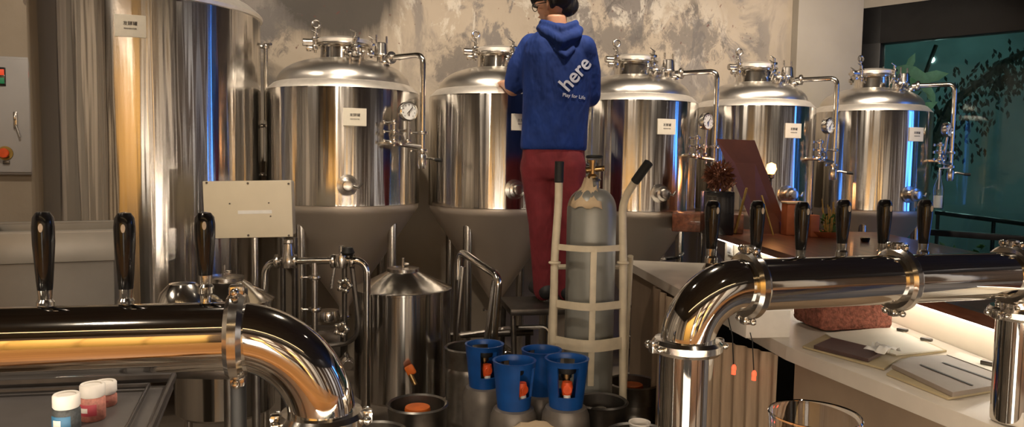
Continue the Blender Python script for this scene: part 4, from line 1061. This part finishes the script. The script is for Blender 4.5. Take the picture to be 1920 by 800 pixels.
# tilted board
bd = empty('menu_board', (at(1440, 425, 4.4).x, 4.4, LZ), 0, 'tilted reddish brown board on small easel standing on ledge', 'board')
bo = (bd.location.x, bd.location.y); T = [at(1343, 260, 4.40), at(1415, 263, 4.46), atz(1480, 437, LZ), atz(1418, 439, LZ)]
B().prism([Vector((v.x - bo[0], v.y - bo[1], v.z - LZ)) for v in T], (.004, .012, 0)).out('panel', 'board', bd, smooth=False)
for e0, e1 in (((1400, 352), (1378, 428)), ((1428, 366), (1450, 432))):
    a = at(e0[0], e0[1], 4.36); c = atz(e1[0], e1[1] + 9, LZ + .004); B().box(((a.x + c.x) / 2 - bo[0], (a.y + c.y) / 2 - bo[1], (a.z + max(c.z, LZ)) / 2 - LZ), (.014, .008, (a - c).length), bev=.002, rot=(a - c).to_track_quat('Z', 'Y').to_matrix()).out('easel_leg', 'straw', bd)
# plant in orange tray, orange box, tiny pots
q = atz(1555, 432, LZ); q.y = min(q.y, 4.55); q = at(1555, 425, 4.35); 
pn = empty('potted_twig_plant', (q.x, q.y, LZ), .2, 'yellow twiggy plant with green leaves in orange tray on ledge', 'plant')
B().lathe([(0, 0), (.07, 0), (.10, .035), (.095, .035), (.068, .006), (0, .006)], n=28, sx=1.2, sy=.8).out('tray', 'terra', pn)
b = B(); rnd = random.Random(9)
for i in range(26):
    a = rnd.uniform(0, 6.28); r = rnd.uniform(.01, .05); h = rnd.uniform(.07, .22)
    b.tube([(r * .4 * math.cos(a), r * .4 * math.sin(a), .006), (r * math.cos(a), r * math.sin(a), h * .6), (1.3 * r * math.cos(a) + rnd.uniform(-.02, .02), r * math.sin(a), h)], .0028, 5)
b.out('twigs', 'straw', pn)
b = B()
for i in range(110):
    a = rnd.uniform(0, 6.28); r = rnd.uniform(.0, .085); c = Vector((r * math.cos(a) + .025, r * .6 * math.sin(a), rnd.uniform(.02, .13)))
    d = Vector((rnd.gauss(0, 1), rnd.gauss(0, 1), rnd.gauss(.4, .6))).normalized() * .02; w = d.cross(Vector((rnd.random(), 1, rnd.random()))).normalized() * .008
    b.bm.faces.new([b.bm.verts.new(v) for v in (c - d, c + w, c + d, c - w)])
b.out('leaves', 'leaf', pn, smooth=False)
for i, (px, sz, ln, cl_) in enumerate(((1487, .12, 'orange-brown carton on ledge right of tilted board', .19), (1522, .055, 'slim pink-orange candle block beside twig plant', .13))):
    q = at(px, 425, 4.45 - i * .1); o = B().box((0, 0, cl_ * .5), (sz, .08, cl_), bev=.006).out(['carton', 'candle_block'][i], 'terra', loc=(q.x, q.y, LZ), rz=.1)
    if i == 0: B().box((0, 0, cl_ + .004), (sz + .006, .086, .012), bev=.003).out('lid', 'cardboard', o)
    else: B().cyl((0, 0, cl_ - .002), (0, 0, cl_ + .012), .003, n=8).out('wick', 'ink', o)
    tag(o, ln, ['carton', 'candle'][i])
q = at(1623, 432, 4.1); o = B().lathe([(0, 0), (.02, 0), (.026, .02), (.022, .025), (0, .025)], n=16).out('round_lid', 'black', loc=(q.x, q.y, LZ))
tag(o, 'small round black lid lying on the far wooden ledge', 'lid')

# coir box, tissue, clipboards on the worktop
q = atz(1590, 622, WZ)
cb_ = B().box((0, 0, .062), (.27, .20, .118), bev=.02).out('bristle_mat_block', 'coir', loc=(q.x + .02, q.y + .10, WZ), rz=math.radians(8))
tag(cb_, 'reddish brown bristly block on worktop behind right pipe', 'mat')
sub = cb_.modifiers.new('s', 'SUBSURF'); sub.levels = 3; sub.render_levels = 3; sub.subdivision_type = 'SIMPLE'
tx = bpy.data.textures.new('bristle', 'CLOUDS'); tx.noise_scale = .012; dm = cb_.modifiers.new('d', 'DISPLACE'); dm.texture = tx; dm.strength = .012
q = atz(1436, 634, WZ)
b = B().box((0, 0, .004), (.15, .12, .006), bev=.002)
for dx, dy, sx, sy in ((-.075, 0, .004, .12), (.075, 0, .004, .12), (0, -.06, .154, .004), (0, .06, .154, .004)): b.box((dx, dy, .045), (sx, sy, .09), bev=.0015)
tb_ = b.out('plastic_tub', 'white_p', loc=(q.x, q.y + .07, WZ), rz=.15); tag(tb_, 'open white plastic tub on worktop behind the bend of right pipe', 'tub')
B().box((0, 0, .092), (.164, .134, .006), bev=.002).out('rim', 'tissue', tb_)
def crumple(name, px, py, z, size, label, seed, m='tissue'):
    q = atz(px, py, z); b = B(); rnd = random.Random(seed); rows = []
    for i in range(8):
        rows.append([b.bm.verts.new(((i - 3.5) * size / 8 + rnd.uniform(-.004, .004), (j - 3.5) * size / 9 + rnd.uniform(-.004, .004), .004 + rnd.uniform(0, .022) * (1 if 0 < i < 7 else .3))) for j in range(8)])
    for A_, C_ in zip(rows, rows[1:]):
        for j in range(7): b.bm.faces.new((A_[j], A_[j + 1], C_[j + 1], C_[j]))
    o = b.out(name, m, loc=(q.x, q.y, z), rz=.5); o.modifiers.new('t', 'SOLIDIFY').thickness = .0015
    return tag(o, label, 'tissue')
def slab(pts, z, h, m, name, parent, base, gap=0):
    P = [atz(px, py, z + h) for px, py in pts]
    return B().prism([Vector((p.x - base[0], p.y - base[1], z + h - base[2])) for p in P], -h).out(name, m, parent, smooth=False)
def rest(px, py, z): p = atz(px, py, z); return (p.x, p.y, z)
b1 = rest(1640, 640, WZ)
c1 = empty('clipboard', b1, 0, 'open clipboard folder with dark pad and loose sheets, farther one', 'clipboard', 'clipboards on the worktop')
slab([(1505, 648), (1548, 626), (1675, 613), (1775, 656), (1690, 668), (1658, 690)], WZ + .001, .006, 'manila', 'board', c1, b1)
slab([(1548, 624), (1672, 612), (1768, 655), (1680, 664), (1560, 632)], WZ + .008, .004, 'paper', 'sheets', c1, b1)
slab([(1526, 647), (1560, 632), (1660, 656), (1628, 672)], WZ + .008, .010, 'darkbrown', 'pad', c1, b1)
for px, py in ((1692, 620), (1737, 638)): 
    p = atz(px, py, WZ + .014); B().box((p.x - b1[0], p.y - b1[1], .018), (.035, .016, .010), bev=.003, rz=-.9).out('clip', 'dark_steel', c1)
b2 = rest(1790, 700, WZ)
c2 = empty('clipboard', b2, 0, 'clipboard with grey ruled pad on top, nearer one beside the tap leg', 'clipboard', 'clipboards on the worktop')
slab([(1662, 699), (1702, 674), (1800, 665), (1910, 700), (1910, 722), (1778, 745)], WZ + .001, .006, 'manila', 'board', c2, b2)
slab([(1672, 682), (1708, 668), (1800, 664), (1904, 702), (1904, 716), (1786, 735)], WZ + .008, .012, 'greyboard', 'pad', c2, b2)
slab([(1775, 664), (1802, 660), (1908, 698), (1890, 706)], WZ + .021, .001, 'paper', 'sheet', c2, b2)
for a, c in (((1766, 679), (1872, 716)), ((1724, 683), (1822, 722))):
    slab([a, (a[0] + 3, a[1] - 1), (c[0] + 3, c[1] - 1), c], WZ + .021, .0006, 'ink', 'rule', c2, b2)
p = atz(1858, 683, WZ + .025); B().box((p.x - b2[0], p.y - b2[1], .028), (.05, .018, .012), bev=.003, rz=-.9).out('clip', 'dark_steel', c2)
crumple('tissue', 1655, 660, WZ + .019, .085, 'crumpled white tissue lying on the farther clipboard', 3)
crumple('tissue', 1692, 580, WZ + .001, .07, 'crumpled white tissue beside bristly brown block under ledge', 4)
# coat-hook style black tool on far worktop corner
q = atz(1248, 488, WZ); o = B().tube([(0, 0, .01), (.05, .02, .012), (.07, -.02, .02), (.10, 0, .045)], .009, 8, bend=.02).out('bottle_opener', 'black', loc=q)
B().torus((-.014, 0, .01), .016, .004, n=18, m=6).out('ring', 'fit', o); tag(o, 'small black opener lying on the far worktop corner', 'tool')

# hanging bottle beside the end tank
hb = at(1760, 352, 5.15); ztop = at(1760, 318, 5.15).z; zbt = at(1760, 392, 5.15).z; H = ztop - zbt
o = empty('hanging_bottle', (hb.x, hb.y, zbt), 0, 'clear glass bottle hanging under valve of the window end fermenter', 'bottle')
B().lathe([(0, 0), (.030, 0), (.034, .006), (.034, H * .52), (.028, H * .64), (.013, H * .78), (.012, H * .97), (.015, H), (.010, H), (.009, H * .8), (.024, H * .64), (.030, H * .5), (.030, .010), (0, .008)], n=28).out('glass_body', 'glass', o)
B().lathe([(0, .012), (.0285, .012), (.0285, H * .35), (0, H * .35)], n=24).out('water', mat('milky_water', (.75, .8, .8), .3, noise=.1), o)
tw = Matrix.Rotation(RZ, 3, 'Z') @ polar(TK[4][2] + .12, 45, TK[4][4] + .30) + TANKS[4].location
B().tube([(0, 0, H * .5), (0, 0, H + .01), Vector((tw.x - hb.x, tw.y - hb.y, tw.z - zbt))], .004, 8).out('hose', 'white_p', o)

# ------------------------------------------------------------------ near bar: tap towers
def tower(a_px, b_px, z, r, label, leg_end, taps, clamps, legs, tap_z):
    """a_px/b_px: axis pixels of the straight pipe at height z."""
    pa = atz(*a_px, z); pb = atz(*b_px, z); d = (pb - pa).normalized(); perp = Vector((-d.y, d.x, 0))
    t = empty('tap_tower', (pa.x, pa.y, 0), math.atan2(d.y, d.x), label, 'beer tap tower', 'polished steel pipe tap towers')
    return t, pa, pb, d, perp
def pipe_tower(z, r, axis, xs0, xs1, bend_R, leg_xs, flange_z, clamp_pxs, tap_pxs, label, straight_from=None, t_leg=None):
    P0 = atz(axis[0][0], axis[0][1], z); P1 = atz(axis[1][0], axis[1][1], z); d = (P1 - P0).normalized(); ang = math.atan2(d.y, d.x)
    t = empty('tap_tower', (P0.x, P0.y, 0), ang, label, 'tap tower', 'polished steel pipe tap towers')
    inv = Matrix.Rotation(-ang, 3, 'Z')
    def onaxis(px):       # local x of the axis point seen at pixel column px
        lo, hi = -3.0, 3.0
        for _ in range(50):
            m = (lo + hi) / 2; w = P0 + d * m; rel = w - CAM; sx = 960 + FOC * rel.dot(R_) / rel.dot(F_)
            if sx < px: lo = m
            else: hi = m
        return (lo + hi) / 2
    return t, onaxis, P0, d, ang
def build_tower(z, r, axis, elbow_px, side, other_px, bend, clamp_pxs, tap_pxs, label, flz, tap_h, extra_legs=()):
    t, on, P0, d, ang = pipe_tower(z, r, axis, 0, 0, 0, 0, 0, 0, 0, label)
    xe = on(elbow_px); xo = on(other_px)          # xe: local x where elbow starts
    b = B().tube([(xo, 0, z), (xe, 0, z)], r, 64); b.out('pipe', 'chrome', t)
    # elbow
    pts = [(xe + side * bend * math.sin(a), 0, z - bend + bend * math.cos(a)) for a in [i / 24 * PI / 2 for i in range(25)]]
    B().tube(pts, r, 64).out('elbow', 'chrome', t)
    xl = xe + side * bend
    B().tube([(xl, 0, z - bend), (xl, 0, .02)], r, 64).out('leg', 'chrome', t)
    B().lathe([(r, 0), (r + .05, 0), (r + .05, .01), (r, .012)], (xl, 0, 0), 48).out('foot_flange', 'pol', t)
    def ringclamp(c, rot):
        b = B().lathe([(r - .002, -.014), (r + .010, -.013), (r + .0155, -.006), (r + .0155, .006), (r + .010, .013), (r - .002, .014)], c, 56, rot)
        for s in (-1, 1):
            pp_ = Vector(c) + rot @ Vector((s * (r + .018), 0, 0)); ax = rot @ Vector((0, 0, 1)); yy = rot @ Vector((0, 1, 0))
            b.box(pp_, (.018, .018, .022), bev=.004, rot=rot); b.cyl(pp_ - yy * .024, pp_ + yy * .026, .0045, n=10); b.ball(pp_ + yy * .024, .008, 10); b.ball(pp_ - yy * .022, .007, 10)
        cl = b.out('pipe_clamp', 'pol', t); return cl
    ringclamp((xl, 0, z - bend), Matrix.Identity(3))
    RY = Matrix.Rotation(PI / 2, 3, 'Y')
    for px in clamp_pxs: ringclamp((on(px), 0, z), RY)
    for px in extra_legs:
        x = on(px); B().tube([(x, 0, z - r * .6), (x, 0, .885)], r * .95, 48).out('leg', 'chrome', t)
        ringclamp((x, 0, z - r - .035), Matrix.Identity(3))
    for (px, ptop, pbot) in tap_pxs:
        # tap sits on the back of the pipe; the handle rises behind it
        dist = r + .035
        # solve local x so that handle at (x, dist) shows at px
        lo, hi = -3.0, 3.0; Rt = Matrix.Rotation(ang, 3, 'Z')
        for _ in range(50):
            m = (lo + hi) / 2; w = Vector((P0.x, P0.y, 0)) + Rt @ Vector((m, dist, 0)) + Vector((0, 0, z + .1)); rel = w - CAM; sx = 960 + FOC * rel.dot(R_) / rel.dot(F_)
            if sx < px: lo = m
            else: hi = m
        x = m; w = Vector((P0.x, P0.y, 0)) + Rt @ Vector((x, dist, 0))
        zt_ = at(px, ptop, w.y).z; zb__ = at(px, pbot, w.y).z; Hh = zt_ - zb__
        b = B().cyl((x, r - .01, z), (x, r + .045, z), .016, n=20).lathe([(0, z - .05), (.010, z - .05), (.012, z - .02), (.017, z - .012), (.017, z + .02), (.012, z + .03), (.0085, z + .035), (.0085, zb__ - .03), (.0125, zb__ - .026), (.0125, zb__ - .016), (.0095, zb__ - .012), (.0105, zb__ + .004), (0, zb__ + .004)], (x, dist, 0), 24)
        tp = b.out('tap', 'pol', t)
        hr = .0158
        prof = [(0, zb__), (hr * .62, zb__), (hr * .68, zb__ + .004), (hr * .80, zb__ + Hh * .25), (hr * .97, zb__ + Hh * .6), (hr, zb__ + Hh * .8), (hr * .9, zb__ + Hh * .92), (hr * .6, zb__ + Hh * .985), (0, zt_)]
        hd_ = B().lathe(prof, (x, dist, 0), 32).out('handle', 'black', tp)
        B().lathe([(0, 0), (.0045, 0), (.0045, .0012), (0, .0015)], (x + .002, dist - hr * .985, zb__ + Hh * .80), 14, Matrix.Rotation(PI / 2, 3, 'X'), sx=.7, sy=1.5).out('white_mark', 'white_p', hd_)
        B().box((x + .03, dist, z + .012), (.018, .018, .018), bev=.005).cyl((x + .015, dist, z + .008), (x + .045, dist, z + .008), .005, n=10).out('side_lever', 'pol', tp)
    return t
lt = build_tower(1.18, .0508, ((0, 643), (430, 629)), 430, 1, -330, .135, (445,), ((83, 395, 546), (235, 397, 544), (385, 397, 518)),
                 'polished steel pipe tap tower at left with three black handles', .9, .11)
rt_ = build_tower(1.215, .0508, ((1420, 533), (1900, 515)), 1388, -1, 2150, .112, (1402, 1680, 1895), ((1335, 375, 468), (1419, 375, 470), (1503, 377, 470), (1580, 373, 458), (1657, 373, 458), (1733, 373, 458)),
                 'polished steel pipe tap tower at right with six black handles', .9, .1, extra_legs=(1920,))
# slim post behind the left clamp
q = at(446, 600, 1.22)
ps = B().tube([(0, 0, 0), (0, 0, at(446, 545, 1.22).z)], .0125, 14).box((0, 0, at(446, 550, 1.22).z), (.03, .02, .02), bev=.004).lathe([(0, 0), (.04, 0), (.04, .008), (0, .01)], n=24).out('support_post', 'rubber', loc=(q.x, q.y, 0))
tag(ps, 'slim dark post right behind the left tap pipe clamp', 'post')

# near bar top with glass
bar = B().box((.2, .515, 1.035), (4.6, .83, .03), bev=.004).out('bar_counter', 'bar_wood'); tag(bar, 'front bar counter just below the picture, carrying beer glass', 'counter')
for k in (0, 1, 2, 3, 5, 6, 7, 8):
    B().box((-1.75 + .47 * k, .56, .51), ((.42, .20, .33)[k % 3], .30, 1.018), bev=.004).out('front_panel', ('pale_panel', 'cab', 'pale_panel')[k % 3], bar)  # pale and dark panels added to reflect as stripes in the vessels
uc = empty('undercounter_cooler', (.22, .56, 0), 0, 'white lit low drinks cooler under the front bar, below the picture', 'cooler')  # glowing box added so the pipe leg reflects white
B().box((0, 0, .47), (.42, .28, .90), bev=.01).out('cabinet', 'black', uc); B().box((0, .145, .48), (.36, .012, .78), bev=.004).out('lit_door', 'cooler_light', uc); B().cyl((.20, .165, .3), (.20, .165, .7), .008).out('handle', 'fit', uc)
gq = at(1528, 776, .76)
gz = gq.z - 1.051
gl = B().lathe([(0, 0), (.032, 0), (.035, .004), (.0445, gz), (.0455, gz + .001), (.0465, gz - .001), (.0455, gz - .006), (.0335, .016), (0, .014)], n=64).out('beer_glass', 'glass', loc=(gq.x, gq.y, 1.051))
# reorder profile so outer and inner wall are distinct
tag(gl, 'clear empty beer glass rim at bottom edge right of centre', 'glass')

# drip tray / serving tray with spice bottles
TZ = .975
T0 = atz(325, 706, TZ); T1 = atz(285, 800, TZ); back = Vector((-1, -.2, 0)).normalized()
e = (T1 - T0).normalized(); cornerN = T0 + e * .55; LW = 1.05
ty = empty('serving_tray', (T0.x, T0.y, 0), 0, 'black rectangular tray holding three small white capped bottles', 'tray')
base = (T0.x, T0.y)
quad = [T0, cornerN, cornerN + back * LW, T0 + back * LW]
B().prism([O(v + Vector((0, 0, -.018)), base) for v in quad], -.008).out('tray_floor', 'tray', ty, smooth=False)
b = B(); loop = [O(v, base) for v in quad]; b.tube(loop, .011, 8, closed=True); 
ins = [O(v, base) for v in (T0 + back * .045 + e * .03, cornerN + back * .045, cornerN + back * LW, T0 + back * LW + e * .03)]
b.out('tray_rim', 'trayrim', ty)
b = B().tube([v + Vector((0, 0, -.008)) for v in ins], .006, 8, closed=True); b.out('inner_rim', 'trayrim', ty)
for v in quad:
    v2_ = O(v, base) - O(v, base).normalized() * 0; 
cen = O((quad[0] + quad[2]) / 2, base)
for v in quad:
    q = O(v, base).lerp(cen, .15); B().cyl((q.x, q.y, 0), (q.x, q.y, TZ - .027), .018).out('stand_leg', 'dark_steel', ty)
def spice(px, py_top, py_bot, Y, lab, sub_m, lab_m, inner):
    q = at(px, py_top, Y); Hh = q.z - (TZ - .018); R = .0215
    t = empty('spice_bottle', (q.x, q.y, TZ - .018), 0, lab, 'bottle', 'small capped bottles on the black tray')
    B().lathe([(0, 0), (R - .002, 0), (R, .003), (R, Hh - .028), (R - .004, Hh - .022), (R - .006, Hh - .02), (0, Hh - .02)], n=28).out('body', sub_m, t)
    B().lathe([(0, Hh - .024), (R - .002, Hh - .024), (R, Hh - .021), (R, Hh - .003), (R - .002, Hh), (R - .006, Hh - .001), (R - .007, Hh - .003), (0, Hh - .003)], n=28).out('cap', 'white_p', t)
    l = B().lathe([(R + .0006, .012), (R + .0012, .013), (R + .0012, Hh - .036), (R + .0006, Hh - .035)], n=16, a0=-PI * .80, a1=-PI * .25).out('label', lab_m, t)
    B().lathe([(R + .0015, .018), (R + .0018, .019), (R + .0018, Hh - .042), (R + .0015, Hh - .041)], n=8, a0=-PI * .66, a1=-PI * .46).out('white_panel', 'white_p', l)
    return t
spice(124, 737, 810, 1.26, 'small bottle of dark pepper with white cap and blue label', 'grey_s', 'bluelab', 0)
spice(173, 718, 782, 1.36, 'small bottle of pink salt with white cap and red label', 'pink_s', 'redlab', 0)
spice(196, 714, 760, 1.44, 'small pinkish bottle half hidden behind the pink salt bottle', 'pink_s', 'redlab', 0)

# grey open bin at left behind the taps
g0 = at(-60, 430, 2.1); g1 = at(214, 430, 2.25)
gb = empty('open_grey_bin', ((g0.x + g1.x) / 2, (g0.y + g1.y) / 2, 0), math.atan2(g1.y - g0.y, g1.x - g0.x), 'open topped grey metal bin behind the left tap handles', 'bin')
w = (g1 - g0).length; zt_ = at(100, 436, 2.18).z; zm = at(100, 492, 2.18).z; dp = .34
b = B(); th = .01
b.box((0, 0, (zt_ + zm) / 2), (w, th, zt_ - zm), bev=.002).box((0, dp, (zt_ + zm) / 2), (w, th, zt_ - zm), bev=.002)
for s in (-1, 1): b.box((s * (w / 2 - th / 2), dp / 2, (zt_ + zm) / 2), (th, dp, zt_ - zm), bev=.002)
b.box((0, dp / 2, zm + .02), (w - .02, dp - .01, .008)); b.out('tub', 'sink', gb)
b = B().tube([(-w / 2, 0, zt_), (w / 2, 0, zt_), (w / 2, dp, zt_), (-w / 2, dp, zt_)], .007, 8, closed=True); b.out('rim', 'sink', gb)
B().box((0, dp / 2, (zm + .10) / 2), (w - .004, dp, zm - .10), bev=.004).out('base_cabinet', 'sinkd', gb)
for s in (-1, 1):
    for dy in (.04, dp - .04): B().cyl((s * (w / 2 - .05), dy, 0), (s * (w / 2 - .05), dy, .11), .018).out('foot', 'rubber', gb)
# chrome jug behind third handle
q = at(343, 570, 1.75); zt_ = at(343, 527, 1.75).z
jg = empty('steel_pitcher', (q.x, q.y, .98), .3, 'round bellied steel pitcher behind the third tap handle', 'pitcher')
H = zt_ - .98
B().lathe([(0, 0), (.045, 0), (.06, H * .3), (.062, H * .62), (.050, H * .85), (.030, H * .97), (0, H)], n=36).out('body', 'pol', jg)
B().tube([(.055, 0, H * .8), (.085, 0, H * .72), (.085, 0, H * .4), (.055, 0, H * .28)], .006, 8, bend=.02).out('handle', 'pol', jg)
sh_ = B().box((0, 0, .965), (.34, .24, .025), bev=.004).out('side_table', 'dark_steel', loc=(q.x, q.y, 0)); tag(sh_, 'small dark steel stand under the round steel pitcher', 'stand')
for sx in (-.14, .14):
    for sy in (-.09, .09): B().cyl((sx, sy, 0), (sx, sy, .955), .01).out('leg', 'dark_steel', sh_)

# ------------------------------------------------------------------ unseen room behind the camera: panels and lights added for steel reflections
sf = empty('backlit_shelf', (0, -3.4, 0), 0, 'tall backlit amber bottle shelf on the rear wall', 'shelf')
for x in (.78, 2.25): B().box((x, -.04, 1.55), (.34, .03, 1.9)).out('light_panel', 'backlit', sf)  # glowing panels added to reflect as warm bands in the tanks
for z in (.60, 1.30, 2.0, 2.5): B().box((1.5, .06, z), (2.2, .24, .04), bev=.004).out('shelf_board', 'wood', sf)
for k in range(6): struct(B().box((-2.45 + k * .40, -3.54, 1.35), (.385, .08, 2.6), bev=.006).out('trim_%d' % (k + 20), 'gold_wood'))
spot('cladding_light', (-1.4, -1.9, 3.2), (-1.4, -3.5, 1.2), 170, 95, .8, (1.0, 0.74, 0.42))  # spots added so the gold cladding shows in the left pipe
spot('cladding_light', (-2.4, -1.9, 3.2), (-2.3, -3.5, 1.2), 90, 95, .8, (1.0, 0.74, 0.42))
bc = empty('beverage_cooler', (.25, -2.7, 0), 0, 'white lit upright drinks cooler behind the camera', 'cooler')  # unseen glowing box added for a white streak in the steel
B().box((0, 0, .85), (.62, .5, 1.7), bev=.02).out('cabinet', 'black', bc); B().box((0, .256, .9), (.46, .012, 1.45), bev=.004).out('lit_door', 'cooler_light', bc); B().box((.26, .27, .9), (.02, .03, .5), bev=.005).out('handle', 'fit', bc)
ll = B().box((0, 0, 0), (3.2, .05, .04), bev=.006).out('linear_lamp', 'whitelamp', loc=(.3, -.5, 2.55)); tag(ll, 'long slim amber linear lamp hung above the bar', 'lamp')  # unseen lamp added for its amber line in the pipes
B().cyl((-1.3, 0, 0), (-1.3, 0, CEIL - 2.55), .004, n=6).cyl((1.3, 0, 0), (1.3, 0, CEIL - 2.55), .004, n=6).out('hanger', 'black', ll)
for i, (x, w) in enumerate(((-3.75, .3), (-3.1, .35), (.25, .28), (1.32, .5), (2.55, .55), (4.2, 1.1), (5.4, .5))):  # pale panels added so the tanks reflect vertical bands
    struct(B().box((x, -3.53, 1.6), (w, .12, 3.2), bev=.01).out('trim_%d' % (i + 2), 'pale_panel'))
for i, (y, w) in enumerate(((-2.4, .5), (-.9, .25), (.3, .6), (1.5, .2), (2.5, .5))):
    struct(B().box((5.93, y, 1.6), (.12, w, 3.2), bev=.01).out('trim_%d' % (i + 9), 'pale_panel'))
    struct(B().box((CL.x + .07, y, 1.6), (.12, w, 3.2), bev=.01).out('trim_%d' % (i + 14), 'pale_panel'))
area('customer_side_light', (1.5, -1.6, 3.2), (1.5, -3.4, 1.2), 190, 5.0, .3, (1.0, 0.84, 0.66))  # area fills added to brighten the walls that the steel reflects
area('customer_side_light', (4.2, 0.6, 3.2), (5.9, 0.2, 1.2), 150, .3, 3.0, (0.9, 0.92, 1.0))
area('customer_side_light', (-2.6, 0.6, 3.2), (-4.3, 0.4, 1.2), 90, .3, 3.0, (1.0, 0.84, 0.66))
